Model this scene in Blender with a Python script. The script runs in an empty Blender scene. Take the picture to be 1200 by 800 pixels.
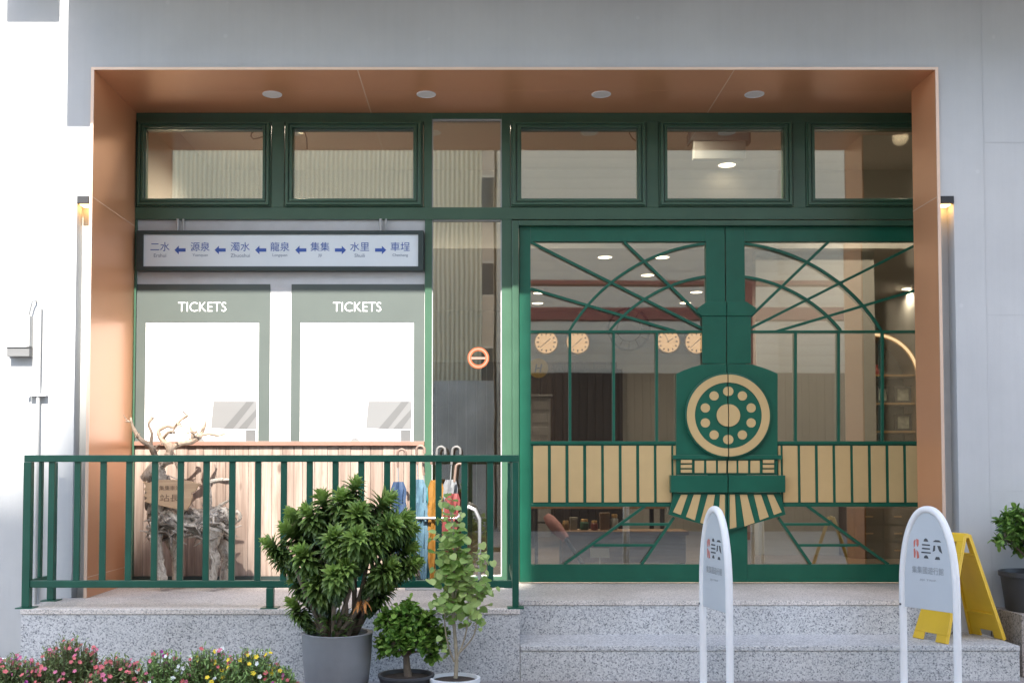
import bpy, math, random
from mathutils import Vector, Matrix
R = math.radians
rnd = random.Random(7)
scene = bpy.context.scene
col = scene.collection

# ------------------------------------------------------------------ camera
CAM_D, CAM_Z, F_PX, TILT = 6.2, 1.147, 1228.0, R(2.2)
PPX = 567.0
PPY = 550.0 - F_PX * math.tan(TILT)
cam_d = bpy.data.cameras.new("camera")
cam = bpy.data.objects.new("camera", cam_d)
col.objects.link(cam)
cam.location = (0, -CAM_D, CAM_Z)
cam.rotation_euler = (R(90) + TILT, 0, 0)
cam_d.sensor_width = 36
cam_d.lens = 36 * F_PX / 1200
cam_d.shift_x = (600 - PPX) / 1200
cam_d.shift_y = (PPY - 400) / 1200
cam_d.clip_start = 0.05
cam_d.clip_end = 500
scene.camera = cam

def P(px, py, Y):
    """measured point of the photo -> X, Z on the vertical plane at depth Y"""
    u, v = (px - PPX) / F_PX, -(py - PPY) / F_PX
    dy = math.cos(TILT) - v * math.sin(TILT)
    dz = math.sin(TILT) + v * math.cos(TILT)
    t = (Y + CAM_D) / dy
    return u * t, CAM_Z + dz * t
def PX(px, Y, py=430): return P(px, py, Y)[0]
def PZ(py, Y, px=600): return P(px, py, Y)[1]

# ------------------------------------------------------------------ materials
MATS = {}
def new_mat(name):
    m = bpy.data.materials.new(name); m.use_nodes = True
    nt = m.node_tree; nt.nodes.clear()
    out = nt.nodes.new("ShaderNodeOutputMaterial")
    MATS[name] = m
    return m, nt, out
def N(nt, t, **kw):
    n = nt.nodes.new(t)
    for k, v in kw.items():
        if k in n.inputs: n.inputs[k].default_value = v
        else: setattr(n, k, v)
    return n
def ramp(nt, fac, stops):
    r = nt.nodes.new("ShaderNodeValToRGB")
    el = r.color_ramp.elements
    while len(el) > 1: el.remove(el[-1])
    el[0].position, el[0].color = stops[0][0], (*stops[0][1], 1)
    for p, c in stops[1:]:
        e = el.new(p); e.color = (*c, 1)
    nt.links.new(fac, r.inputs[0])
    return r.outputs[0]
def coords(nt, scale=(1, 1, 1)):
    g = nt.nodes.new("ShaderNodeNewGeometry")
    mp = nt.nodes.new("ShaderNodeMapping")
    mp.inputs["Scale"].default_value = scale
    nt.links.new(g.outputs["Position"], mp.inputs[0])
    return mp.outputs[0]
def ocoords(nt, scale=(1, 1, 1)):
    g = nt.nodes.new("ShaderNodeTexCoord")
    mp = nt.nodes.new("ShaderNodeMapping")
    mp.inputs["Scale"].default_value = scale
    nt.links.new(g.outputs["Object"], mp.inputs[0])
    return mp.outputs[0]
def sh(c, k): return tuple(max(0, min(1, x * k)) for x in c)

def paint(name, c, rough=0.45, metal=0.0, var=0.12, scale=3.0, bump=0.02, bscale=60.0, spec=0.5, coat=0.0):
    m, nt, out = new_mat(name)
    b = N(nt, "ShaderNodeBsdfPrincipled", Metallic=metal, Roughness=rough)
    b.inputs["Specular IOR Level"].default_value = spec
    b.inputs["Coat Weight"].default_value = coat
    b.inputs["Coat Roughness"].default_value = 0.12
    co = coords(nt)
    no = N(nt, "ShaderNodeTexNoise", Scale=scale, Detail=6.0, Roughness=0.6)
    nt.links.new(co, no.inputs["Vector"])
    cc = ramp(nt, no.outputs["Fac"], [(0.3, sh(c, 1 - var)), (0.7, sh(c, 1 + var))])
    nt.links.new(cc, b.inputs["Base Color"])
    rr = nt.nodes.new("ShaderNodeMapRange")
    rr.inputs["To Min"].default_value = rough * 0.9; rr.inputs["To Max"].default_value = min(1, rough * 1.15)
    nt.links.new(no.outputs["Fac"], rr.inputs[0]); nt.links.new(rr.outputs[0], b.inputs["Roughness"])
    if bump > 0:
        n2 = N(nt, "ShaderNodeTexNoise", Scale=bscale, Detail=4.0)
        nt.links.new(co, n2.inputs["Vector"])
        bp = N(nt, "ShaderNodeBump", Strength=bump * 10, Distance=0.002)
        nt.links.new(n2.outputs["Fac"], bp.inputs["Height"])
        nt.links.new(bp.outputs[0], b.inputs["Normal"])
    nt.links.new(b.outputs[0], out.inputs[0])
    return m

def wall_mat():
    m, nt, out = new_mat("pale_wall_paint")
    b = N(nt, "ShaderNodeBsdfPrincipled", Roughness=0.7)
    co = coords(nt)
    n1 = N(nt, "ShaderNodeTexNoise", Scale=0.9, Detail=8.0, Roughness=0.65)
    nt.links.new(co, n1.inputs["Vector"])
    streak = coords(nt, (14, 14, 0.5))
    n2 = N(nt, "ShaderNodeTexNoise", Scale=1.6, Detail=6.0, Roughness=0.7)
    nt.links.new(streak, n2.inputs["Vector"])
    c1 = ramp(nt, n1.outputs["Fac"], [(0.3, (0.44, 0.445, 0.445)), (0.7, (0.53, 0.535, 0.53))])
    c2 = ramp(nt, n2.outputs["Fac"], [(0.30, (0.95, 0.95, 0.945)), (0.62, (1, 1, 1))])
    mx = N(nt, "ShaderNodeMix", data_type='RGBA', blend_type='MULTIPLY'); mx.inputs[0].default_value = 0.7
    nt.links.new(c1, mx.inputs[6]); nt.links.new(c2, mx.inputs[7])
    # small filled screw spots and specks
    vo = N(nt, "ShaderNodeTexVoronoi", Scale=5.0)
    nt.links.new(co, vo.inputs["Vector"])
    sp = ramp(nt, vo.outputs["Distance"], [(0.05, (1, 1, 1)), (0.075, (0, 0, 0))])
    mx2 = N(nt, "ShaderNodeMix", data_type='RGBA', blend_type='MIX'); 
    mu = N(nt, "ShaderNodeMath", operation='MULTIPLY'); mu.inputs[1].default_value = 0.22
    nt.links.new(sp, mu.inputs[0]); nt.links.new(mu.outputs[0], mx2.inputs[0])
    nt.links.new(mx.outputs[2], mx2.inputs[6]); mx2.inputs[7].default_value = (0.68, 0.68, 0.67, 1)
    nt.links.new(mx2.outputs[2], b.inputs["Base Color"])
    n3 = N(nt, "ShaderNodeTexNoise", Scale=140.0, Detail=3.0)
    nt.links.new(co, n3.inputs["Vector"])
    bp = N(nt, "ShaderNodeBump", Strength=0.25, Distance=0.002)
    nt.links.new(n3.outputs["Fac"], bp.inputs["Height"]); nt.links.new(bp.outputs[0], b.inputs["Normal"])
    nt.links.new(b.outputs[0], out.inputs[0])
    return m

def granite_mat(name, light=(0.58, 0.58, 0.57), mid=(0.40, 0.41, 0.42), dark=(0.17, 0.175, 0.185), sc=1.0):
    m, nt, out = new_mat(name)
    b = N(nt, "ShaderNodeBsdfPrincipled", Roughness=0.6)
    co = coords(nt)
    v = N(nt, "ShaderNodeTexVoronoi", Scale=150.0 * sc)
    nt.links.new(co, v.inputs["Vector"])
    n = N(nt, "ShaderNodeTexNoise", Scale=105.0 * sc, Detail=3.0, Roughness=0.7)
    nt.links.new(co, n.inputs["Vector"])
    sep = nt.nodes.new("ShaderNodeSeparateColor"); nt.links.new(v.outputs["Color"], sep.inputs[0])
    ad = N(nt, "ShaderNodeMath", operation='MULTIPLY_ADD'); ad.inputs[1].default_value = 0.45
    nt.links.new(sep.outputs[0], ad.inputs[0])
    mu = N(nt, "ShaderNodeMath", operation='MULTIPLY'); mu.inputs[1].default_value = 0.55
    nt.links.new(n.outputs["Fac"], mu.inputs[0]); nt.links.new(mu.outputs[0], ad.inputs[2])
    c = ramp(nt, ad.outputs[0], [(0.25, dark), (0.37, mid), (0.53, light), (0.74, sh(light, 1.15))])
    n2 = N(nt, "ShaderNodeTexNoise", Scale=1.7, Detail=6.0)
    nt.links.new(co, n2.inputs["Vector"])
    c2 = ramp(nt, n2.outputs["Fac"], [(0.28, (0.74, 0.73, 0.70)), (0.62, (1, 1, 1))])
    mx = N(nt, "ShaderNodeMix", data_type='RGBA', blend_type='MULTIPLY'); mx.inputs[0].default_value = 1.0
    nt.links.new(c, mx.inputs[6]); nt.links.new(c2, mx.inputs[7])
    nt.links.new(mx.outputs[2], b.inputs["Base Color"])
    bp = N(nt, "ShaderNodeBump", Strength=0.15, Distance=0.001)
    nt.links.new(n.outputs["Fac"], bp.inputs["Height"]); nt.links.new(bp.outputs[0], b.inputs["Normal"])
    nt.links.new(b.outputs[0], out.inputs[0])
    return m

def wood_mat(name, ca, cb, axis='Z', rough=0.55, sc=1.0, knots=False):
    m, nt, out = new_mat(name)
    b = N(nt, "ShaderNodeBsdfPrincipled", Roughness=rough)
    s = (14 * sc, 14 * sc, 0.8 * sc) if axis == 'Z' else (0.8 * sc, 14 * sc, 14 * sc)
    co = coords(nt, s)
    n = N(nt, "ShaderNodeTexNoise", Scale=2.2, Detail=8.0, Roughness=0.62, Distortion=0.6)
    nt.links.new(co, n.inputs["Vector"])
    c = ramp(nt, n.outputs["Fac"], [(0.28, ca), (0.5, tuple((x + y) / 2 for x, y in zip(ca, cb))), (0.7, cb)])
    at = nt.nodes.new("ShaderNodeAttribute"); at.attribute_name = "tone"
    mx = N(nt, "ShaderNodeMix", data_type='RGBA', blend_type='MULTIPLY'); mx.inputs[0].default_value = 1.0
    tr = ramp(nt, at.outputs["Fac"], [(0.0, (0.68, 0.66, 0.64)), (1.0, (1.0, 1.0, 1.0))])
    nt.links.new(c, mx.inputs[6]); nt.links.new(tr, mx.inputs[7])
    last = mx.outputs[2]
    if knots:
        v = N(nt, "ShaderNodeTexVoronoi", Scale=1.0)
        nt.links.new(coords(nt, (6.5, 6.5, 2.6)), v.inputs["Vector"])
        k = ramp(nt, v.outputs["Distance"], [(0.05, (0.25, 0.18, 0.13)), (0.12, (1, 1, 1))])
        mk = N(nt, "ShaderNodeMix", data_type='RGBA', blend_type='MULTIPLY'); mk.inputs[0].default_value = 0.7
        nt.links.new(last, mk.inputs[6]); nt.links.new(k, mk.inputs[7]); last = mk.outputs[2]
    nt.links.new(last, b.inputs["Base Color"])
    bp = N(nt, "ShaderNodeBump", Strength=0.3, Distance=0.002)
    nt.links.new(n.outputs["Fac"], bp.inputs["Height"]); nt.links.new(bp.outputs[0], b.inputs["Normal"])
    nt.links.new(b.outputs[0], out.inputs[0])
    return m

def glass_mat(name, refl, tint=(0.9, 0.92, 0.9)):
    m, nt, out = new_mat(name)
    tr = N(nt, "ShaderNodeBsdfTransparent"); tr.inputs[0].default_value = (*tint, 1)
    gl = N(nt, "ShaderNodeBsdfGlossy", Roughness=0.015); gl.inputs[0].default_value = (0.97, 0.92, 0.82, 1)
    fr = N(nt, "ShaderNodeFresnel", IOR=1.5)
    ad = N(nt, "ShaderNodeMath", operation='ADD', use_clamp=True); ad.inputs[1].default_value = refl
    nt.links.new(fr.outputs[0], ad.inputs[0])
    # float-glass waviness
    n = N(nt, "ShaderNodeTexNoise", Scale=2.5, Detail=1.0)
    nt.links.new(coords(nt), n.inputs["Vector"])
    bp = N(nt, "ShaderNodeBump", Strength=0.03, Distance=0.008)
    nt.links.new(n.outputs["Fac"], bp.inputs["Height"]); nt.links.new(bp.outputs[0], gl.inputs["Normal"])
    mx = nt.nodes.new("ShaderNodeMixShader")
    nt.links.new(ad.outputs[0], mx.inputs[0]); nt.links.new(tr.outputs[0], mx.inputs[1]); nt.links.new(gl.outputs[0], mx.inputs[2])
    nt.links.new(mx.outputs[0], out.inputs[0])
    return m

def emit_mat(name, c, s):
    m, nt, out = new_mat(name)
    e = N(nt, "ShaderNodeEmission", Strength=s); e.inputs[0].default_value = (*c, 1)
    nt.links.new(e.outputs[0], out.inputs[0])
    return m

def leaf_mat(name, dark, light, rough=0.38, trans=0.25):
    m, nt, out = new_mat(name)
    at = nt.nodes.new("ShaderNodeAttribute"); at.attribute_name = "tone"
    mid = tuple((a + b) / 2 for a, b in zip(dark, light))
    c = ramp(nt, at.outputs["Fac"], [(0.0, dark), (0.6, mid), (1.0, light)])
    b = N(nt, "ShaderNodeBsdfPrincipled", Roughness=rough)
    b.inputs["Specular IOR Level"].default_value = 0.45
    nt.links.new(c, b.inputs["Base Color"])
    t = nt.nodes.new("ShaderNodeBsdfTranslucent")
    nt.links.new(c, t.inputs[0])
    mx = nt.nodes.new("ShaderNodeMixShader"); mx.inputs[0].default_value = trans
    nt.links.new(b.outputs[0], mx.inputs[1]); nt.links.new(t.outputs[0], mx.inputs[2])
    nt.links.new(mx.outputs[0], out.inputs[0])
    return m

M_wall = wall_mat()
M_granite = granite_mat("speckled_granite")
M_deck = granite_mat("warm_granite", (0.68, 0.63, 0.575), (0.54, 0.495, 0.45), (0.26, 0.24, 0.225), 1.25)
M_copper = paint("copper_panel", (0.68, 0.325, 0.165), 0.305, 0.25, 0.04, 0.8, 0, 1.3, 0.5)
M_trim = paint("copper_edge", (0.75, 0.55, 0.42), 0.3, 0.3, 0.05, 4, 0)
M_seam = paint("panel_seam", (0.80, 0.58, 0.42), 0.5, 0.1, 0.05, 4, 0)
M_green = paint("green_frame_paint", (0.042, 0.100, 0.061), 0.33, 0.0, 0.10, 4, 0.01, 90, 0.5, 0.15)
M_dgreen = paint("door_green_paint", (0.007, 0.098, 0.058), 0.36, 0.0, 0.12, 5, 0.012, 80, 0.5)
M_rail = paint("railing_green_paint", (0.008, 0.082, 0.050), 0.36, 0.0, 0.15, 6, 0.02, 120, 0.5)
M_tan = paint("cream_tan_paint", (0.56, 0.39, 0.18), 0.5, 0.0, 0.05, 5, 0.01, 90, 0.4)
M_white = paint("white_acrylic", (0.80, 0.80, 0.80), 0.35, 0.0, 0.02, 2, 0)
M_ticket = paint("grey_green_board", (0.072, 0.088, 0.080), 0.5, 0.0, 0.06, 3, 0)
M_signframe = paint("dark_sign_frame", (0.028, 0.045, 0.042), 0.4, 0.0, 0.06, 3, 0)
M_signface = paint("pale_blue_lightbox", (0.74, 0.79, 0.81), 0.3, 0.0, 0.03, 2, 0)
M_blue = paint("blue_lettering", (0.04, 0.10, 0.38), 0.5, 0, 0.03, 3, 0)
M_lblue = paint("pale_blue_lettering", (0.20, 0.25, 0.34), 0.5, 0, 0.03, 3, 0)
M_gfx_l = paint("pale_grey_print", (0.175, 0.175, 0.175), 0.5, 0, 0.02, 3, 0)
M_gfx_d = paint("mid_grey_print", (0.12, 0.12, 0.12), 0.5, 0, 0.02, 3, 0)
M_stucco = paint("ticket_wall_stucco", (0.56, 0.56, 0.56), 0.85, 0, 0.06, 8, 0.08, 200)
M_plank = wood_mat("wainscot_planks", (0.175, 0.115, 0.085), (0.43, 0.34, 0.285), 'Z', 0.55, 1.0, True)
M_darkwood = wood_mat("dark_interior_planks", (0.035, 0.022, 0.016), (0.085, 0.055, 0.040), 'Z', 0.5)
M_metal = paint("brushed_steel", (0.36, 0.36, 0.36), 0.42, 0.7, 0.05, 5, 0)
M_greymetal = paint("grey_painted_metal", (0.42, 0.42, 0.41), 0.45, 0.1, 0.06, 5, 0)
M_black = paint("black_plastic", (0.02, 0.02, 0.022), 0.45, 0, 0.1, 5, 0)
M_potblack = paint("charcoal_plastic_pot", (0.045, 0.046, 0.05), 0.5, 0, 0.12, 6, 0.01)
M_potgrey = paint("grey_stone_pot", (0.20, 0.205, 0.21), 0.6, 0, 0.10, 6, 0.03, 120)
M_potwhite = paint("white_ceramic_pot", (0.72, 0.73, 0.73), 0.35, 0, 0.04, 4, 0)
M_soil = paint("dark_soil", (0.045, 0.032, 0.024), 0.95, 0, 0.4, 30, 0.3, 60)
M_signwhite = paint("white_enamel_tube", (0.78, 0.77, 0.75), 0.4, 0, 0.04, 6, 0.01)
M_signpanel = paint("pale_grey_sign_panel", (0.50, 0.53, 0.545), 0.45, 0, 0.03, 4, 0)
M_red = paint("coral_red_print", (0.55, 0.16, 0.12), 0.5, 0, 0.05, 4, 0)
M_ink = paint("dark_grey_print", (0.07, 0.075, 0.08), 0.5, 0, 0.05, 4, 0)
M_inkpale = paint("pale_grey_lettering", (0.27, 0.29, 0.30), 0.5, 0, 0.05, 4, 0)
M_yellow = paint("yellow_plastic", (0.72, 0.46, 0.03), 0.4, 0, 0.08, 5, 0.01)
M_driftwood = None
M_asphalt = paint("worn_concrete_street", (0.34, 0.31, 0.27), 0.9, 0, 0.2, 2, 0.2, 150)
M_paving = paint("mauve_grey_paving", (0.20, 0.17, 0.175), 0.85, 0, 0.15, 6, 0.1, 100)
M_orange = paint("orange_vinyl", (0.33, 0.07, 0.016), 0.4, 0, 0.03, 5, 0)
M_pinkwhite = paint("pinkish_white_vinyl", (0.34, 0.19, 0.15), 0.4, 0, 0.03, 5, 0)
M_glass = glass_mat("window_glass", 0.22)
M_doorglass = glass_mat("door_glass", 0.19)
M_sideglass = glass_mat("side_glass", 0.20)
M_in_wall = paint("interior_beige_wall", (0.36, 0.345, 0.32), 0.8, 0, 0.05, 2, 0.02)
M_in_grey = paint("interior_grey_wall", (0.42, 0.40, 0.375), 0.8, 0, 0.05, 2, 0.02)
M_in_ceil = paint("interior_ceiling", (0.58, 0.55, 0.51), 0.85, 0, 0.03, 2, 0)
M_in_floor = wood_mat("interior_floor_boards", (0.10, 0.07, 0.05), (0.17, 0.125, 0.09), 'X', 0.35)
M_lamp_on = emit_mat("lit_lamp_lens", (1.0, 0.82, 0.58), 3.0)
M_led = emit_mat("led_strip_light", (1.0, 0.66, 0.36), 0.5)
M_warm = emit_mat("warm_wall_light_lens", (1.0, 0.52, 0.16), 4.0)
M_clock = emit_mat("lit_clock_face", (1.0, 0.57, 0.27), 0.30)
M_lens = paint("frosted_lamp_lens", (0.78, 0.76, 0.72), 0.4, 0, 0.02, 4, 0)
M_gold = paint("brass_arch", (0.55, 0.34, 0.15), 0.3, 0.7, 0.05, 4, 0)
M_cream = None

# ------------------------------------------------------------------ mesh builder
class MB:
    def __init__(self):
        self.v, self.f, self.t, self.mi = [], [], [], []
        self.tone = 0.6
        self.cur = 0
    def add(self, vs, fs, tone=None):
        b = len(self.v)
        self.v += [tuple(p) for p in vs]
        for f in fs:
            self.f.append([b + i for i in f]); self.t.append(self.tone if tone is None else tone); self.mi.append(self.cur)
        return self
    def box(self, x0, x1, y0, y1, z0, z1):
        x0, x1 = sorted((x0, x1)); y0, y1 = sorted((y0, y1)); z0, z1 = sorted((z0, z1))
        vs = [(x, y, z) for x in (x0, x1) for y in (y0, y1) for z in (z0, z1)]
        return self.add(vs, [(0, 1, 3, 2), (4, 6, 7, 5), (0, 4, 5, 1), (2, 3, 7, 6), (0, 2, 6, 4), (1, 5, 7, 3)])
    def prism(self, poly, y0, y1):
        """poly: list of (x, z); extruded from y0 (front) to y1"""
        n = len(poly)
        a = sum(poly[i][0] * poly[(i + 1) % n][1] - poly[(i + 1) % n][0] * poly[i][1] for i in range(n))
        if a < 0: poly = poly[::-1]
        vs = [(x, y0, z) for x, z in poly] + [(x, y1, z) for x, z in poly]
        fs = [tuple(range(n)), tuple(range(2 * n - 1, n - 1, -1))]
        for i in range(n):
            j = (i + 1) % n
            fs.append((i, i + n, j + n, j))
        return self.add(vs, fs)
    def ringpoly(self, outer, inner, y0, y1, closed=True):
        n = len(outer)
        vs = [(x, y0, z) for x, z in outer] + [(x, y0, z) for x, z in inner] + [(x, y1, z) for x, z in outer] + [(x, y1, z) for x, z in inner]
        fs = []
        for i in range(n if closed else n - 1):
            j = (i + 1) % n
            fs += [(i, j, n + j, n + i), (2 * n + i, 3 * n + i, 3 * n + j, 2 * n + j), (i, 2 * n + i, 2 * n + j, j), (n + i, n + j, 3 * n + j, 3 * n + i)]
        if not closed:
            fs += [(0, n, 3 * n, 2 * n), (n - 1, 3 * n - 1, 4 * n - 1, 2 * n - 1)]
        return self.add(vs, fs)
    def rect_ring(self, x0, x1, z0, z1, w, y0, y1):
        o = [(x0, z0), (x1, z0), (x1, z1), (x0, z1)]
        i = [(x0 + w, z0 + w), (x1 - w, z0 + w), (x1 - w, z1 - w), (x0 + w, z1 - w)]
        return self.ringpoly(o, i, y0, y1)
    def bar2(self, a, b, w, y0, y1):
        """flat bar between two (x, z) points"""
        d = Vector((b[0] - a[0], b[1] - a[1])); d.normalize(); n = Vector((-d.y, d.x)) * w / 2
        return self.prism([(a[0] + n.x, a[1] + n.y), (b[0] + n.x, b[1] + n.y), (b[0] - n.x, b[1] - n.y), (a[0] - n.x, a[1] - n.y)], y0, y1)
    def tube(self, pts, r, seg=8, cap=True, tone=None):
        pts = [Vector(p) for p in pts]
        n = len(pts)
        rs = r if isinstance(r, (list, tuple)) else [r] * n
        vs, fs = [], []
        prev = None
        for i, p in enumerate(pts):
            d = (pts[min(i + 1, n - 1)] - pts[max(i - 1, 0)])
            if d.length < 1e-9: d = Vector((0, 0, 1))
            d.normalize()
            if prev is None:
                a = Vector((0, 0, 1)) if abs(d.z) < 0.9 else Vector((1, 0, 0))
                u = d.cross(a).normalized()
            else:
                u = (prev - d * prev.dot(d))
                u = u.normalized() if u.length > 1e-6 else d.orthogonal().normalized()
            prev = u
            w = d.cross(u)
            for k in range(seg):
                t = 2 * math.pi * k / seg
                vs.append(p + (u * math.cos(t) + w * math.sin(t)) * rs[i])
        for i in range(n - 1):
            for k in range(seg):
                k2 = (k + 1) % seg
                fs.append((i * seg + k, i * seg + k2, (i + 1) * seg + k2, (i + 1) * seg + k))
        if cap:
            fs.append(tuple(range(seg - 1, -1, -1))); fs.append(tuple((n - 1) * seg + k for k in range(seg)))
        return self.add(vs, fs, tone)
    def lathe(self, prof, cx, cy, seg=40):
        """prof: (radius, z) from bottom to top"""
        vs, fs = [], []
        n = len(prof)
        for r, z in prof:
            for k in range(seg):
                t = 2 * math.pi * k / seg
                vs.append((cx + r * math.cos(t), cy + r * math.sin(t), z))
        for i in range(n - 1):
            for k in range(seg):
                k2 = (k + 1) % seg
                fs.append((i * seg + k, i * seg + k2, (i + 1) * seg + k2, (i + 1) * seg + k))
        fs.append(tuple(range(seg - 1, -1, -1))); fs.append(tuple((n - 1) * seg + k for k in range(seg)))
        return self.add(vs, fs)
    def build(self, name, mats, parent=None, org=(0, 0, 0), smooth=False, bevel=0.0):
        me = bpy.data.meshes.new(name)
        ox, oy, oz = org
        me.from_pydata([(x - ox, y - oy, z - oz) for x, y, z in self.v], [], self.f)
        me.validate()
        if not isinstance(mats, (list, tuple)): mats = [mats]
        for m in mats: me.materials.append(m)
        if len(me.polygons) == len(self.t):
            at = me.attributes.new("tone", 'FLOAT', 'FACE')
            at.data.foreach_set("value", self.t)
            me.polygons.foreach_set("material_index", self.mi)
        if smooth:
            me.polygons.foreach_set("use_smooth", [True] * len(me.polygons))
            me.set_sharp_from_angle(angle=R(40))
        me.update()
        o = bpy.data.objects.new(name, me)
        col.objects.link(o)
        if parent is not None: o.parent = parent
        if bevel > 0:
            b = o.modifiers.new("edge", 'BEVEL'); b.width = bevel; b.segments = 2; b.limit_method = 'ANGLE'; b.angle_limit = R(50)
        return o

def tag(o, label=None, cat=None, group=None, kind=None):
    if label: o["label"] = label
    if cat: o["category"] = cat
    if group: o["group"] = group
    if kind: o["kind"] = kind
    return o
def thing(name, loc, label, cat, group=None, rz=0):
    o = bpy.data.objects.new(name, None); o.empty_display_size = 0.1
    col.objects.link(o); o.location = loc; o.rotation_euler = (0, 0, rz)
    return tag(o, label, cat, group)
def copy_tree(o, parent=None):
    c = o.copy(); col.objects.link(c)
    if parent is not None: c.parent = parent
    for ch in list(o.children): copy_tree(ch, c)
    return c

def text_mb(s, height, X, Z, Y, depth=0.0015, wscale=1.0, mb=None, width=None, thin=0.0):
    """lettering as mesh, centred at X, Z on the plane Y, facing -Y; height = size of a capital or full glyph"""
    cu = bpy.data.curves.new("t", 'FONT'); cu.body = s; cu.size = 1.0; cu.extrude = 0.0
    cu.resolution_u = 3; cu.offset = thin
    ob = bpy.data.objects.new("t", cu); col.objects.link(ob)
    dg = bpy.context.evaluated_depsgraph_get(); dg.update()
    me = bpy.data.meshes.new_from_object(ob.evaluated_get(dg))
    mb = mb or MB()
    if len(me.vertices):
        xs = [v.co.x for v in me.vertices]; ys = [v.co.y for v in me.vertices]
        k = height / max(1e-6, max(ys) - min(ys))
        kx = (width / max(1e-6, max(xs) - min(xs))) if width else k * wscale
        cx, cy = (max(xs) + min(xs)) / 2, (max(ys) + min(ys)) / 2
        mb.add([(X + (v.co.x - cx) * kx, Y, Z + (v.co.y - cy) * k) for v in me.vertices], [tuple(p.vertices) for p in me.polygons])
    bpy.data.objects.remove(ob); bpy.data.curves.remove(cu); bpy.data.meshes.remove(me)
    return mb

# ------------------------------------------------------------------ key dimensions
FY = 0.75                      # window frame front
PLY = -0.5                     # plinth front
ST2 = -0.12                    # upper step front
Z_DECK = 0.394
Z_STEP = 0.198
XL = -2.335                    # left reveal
XR = 2.705                     # right reveal
ZS = PZ(82.5, 0)               # soffit
ZTOP = 7.2

# ------------------------------------------------------------------ setting
g = MB(); g.box(-120, 120, -120, 60, -0.3, 0.0)
tag(g.build("ground", M_asphalt), kind="structure")
g = MB(); g.box(-30, 30, -3.2, -0.502, 0.004, 0.008)
def paving_mat():
    m, nt, out = new_mat("paving_blocks")
    b = N(nt, "ShaderNodeBsdfPrincipled", Roughness=0.85)
    br = N(nt, "ShaderNodeTexBrick", Scale=1.0)
    br.inputs["Color1"].default_value = (0.30, 0.265, 0.25, 1); br.inputs["Color2"].default_value = (0.35, 0.31, 0.29, 1)
    br.inputs["Mortar"].default_value = (0.16, 0.14, 0.135, 1); br.inputs["Brick Width"].default_value = 0.2; br.inputs["Row Height"].default_value = 0.1
    br.inputs["Mortar Size"].default_value = 0.004
    nt.links.new(coords(nt), br.inputs["Vector"]); nt.links.new(br.outputs[0], b.inputs["Base Color"]); nt.links.new(b.outputs[0], out.inputs[0])
    return m
tag(g.build("pavement", paving_mat()), kind="structure")

# ------------------------------------------------------------------ the shop building
B = thing("shop_building", (0, 0, 0), "pale grey shopfront building with copper-lined entrance recess and green doors", "building")
GL0, GL1 = PX(87.5, 0), XL - 0.018        # left light groove
GR0, GR1 = XR + 0.018, PX(1121, 0)        # right light groove
zg = PZ(230, 0)
w = MB()
w.box(-9, 9, 0, 1.0, ZS + 0.012, ZTOP)                  # wall above the recess
w.box(-9, GL0, 0, 1.0, 0, ZS + 0.012)                   # left
w.box(GL0, GL1, 0, 1.0, zg, ZS + 0.012)
w.box(GL0, GL1, 0.09, 1.0, 0, zg)
w.box(GL1, XL - 0.012, 0, 1.0, 0, ZS + 0.012)
w.box(GR1, 9, 0, 0.33, 0, ZS + 0.012)                   # right
w.box(GR0, GR1, 0, 0.33, zg, ZS + 0.012)
w.box(GR0, GR1, 0.09, 0.33, 0, zg)
w.box(XR + 0.012, GR0, 0, 0.33, 0, ZS + 0.012)
w.box(3.35, 9, 0.33, 1.0, 0, ZS + 0.012)
w.build("wall", M_wall, B)
# panel joints of the right wall
j = MB()
M_joint = paint("wall_joint", (0.46, 0.465, 0.465), 0.8, 0, 0.05, 5, 0)
xs = PX(1158, 0)
j.box(xs - 0.004, xs + 0.004, -0.0012, 0.001, Z_STEP, ZTOP)
for py in (167, 369, 575): j.box(xs + 0.004, 9, -0.0012, 0.001, PZ(py, 0) - 0.003, PZ(py, 0) + 0.003)
j.build("wall_joint", M_joint, B)
# copper surround: soffit, reveals, edge trim, joints
s = MB()
s.box(XL, XR + 0.010, -0.006, 0.3395, ZS, ZS + 0.010); s.box(XL, 3.34, 0.34, FY + 0.10, ZS, ZS + 0.010)
s.build("soffit", M_copper, B, bevel=0.001)
s = MB(); s.box(XL - 0.010, XL, -0.006, FY + 0.10, Z_DECK, ZS); s.build("reveal_panel", M_copper, B)
s = MB(); s.box(XR, XR + 0.010, -0.006, 0.345, Z_DECK - 0.2, ZS); s.build("reveal_panel", M_copper, B)
t = MB()
t.box(XL - 0.016, XR + 0.016, -0.014, -0.0075, ZS - 0.002, ZS + 0.014)
t.box(XL - 0.016, XL + 0.002, -0.014, -0.0075, Z_DECK, ZS - 0.002)
t.box(XR - 0.002, XR + 0.016, -0.014, -0.0075, Z_STEP, ZS - 0.002)
t.build("edge_trim", M_trim, B)
for (pa, pb) in ((418, 436), (858, 831)):
    xa, xb = P(pa, 83, 0)[0], P(pb, 134, FY)[0]
    xm = (xa + xb) / 2
    MB().box(xm - 0.003, xm + 0.003, 0, FY, ZS - 0.0015, ZS + 0.001).build("panel_joint", M_seam, B)
for z in (PZ(231, 0, 105), PZ(676, 0, 100)):
    MB().box(XL - 0.001, XL + 0.0015, 0, FY, z - 0.002, z + 0.002).build("panel_joint", M_seam, B)
z = PZ(231, 0, 1104); MB().box(XR - 0.0015, XR + 0.001, 0, 0.345, z - 0.002, z + 0.002).build("panel_joint", M_seam, B)
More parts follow.
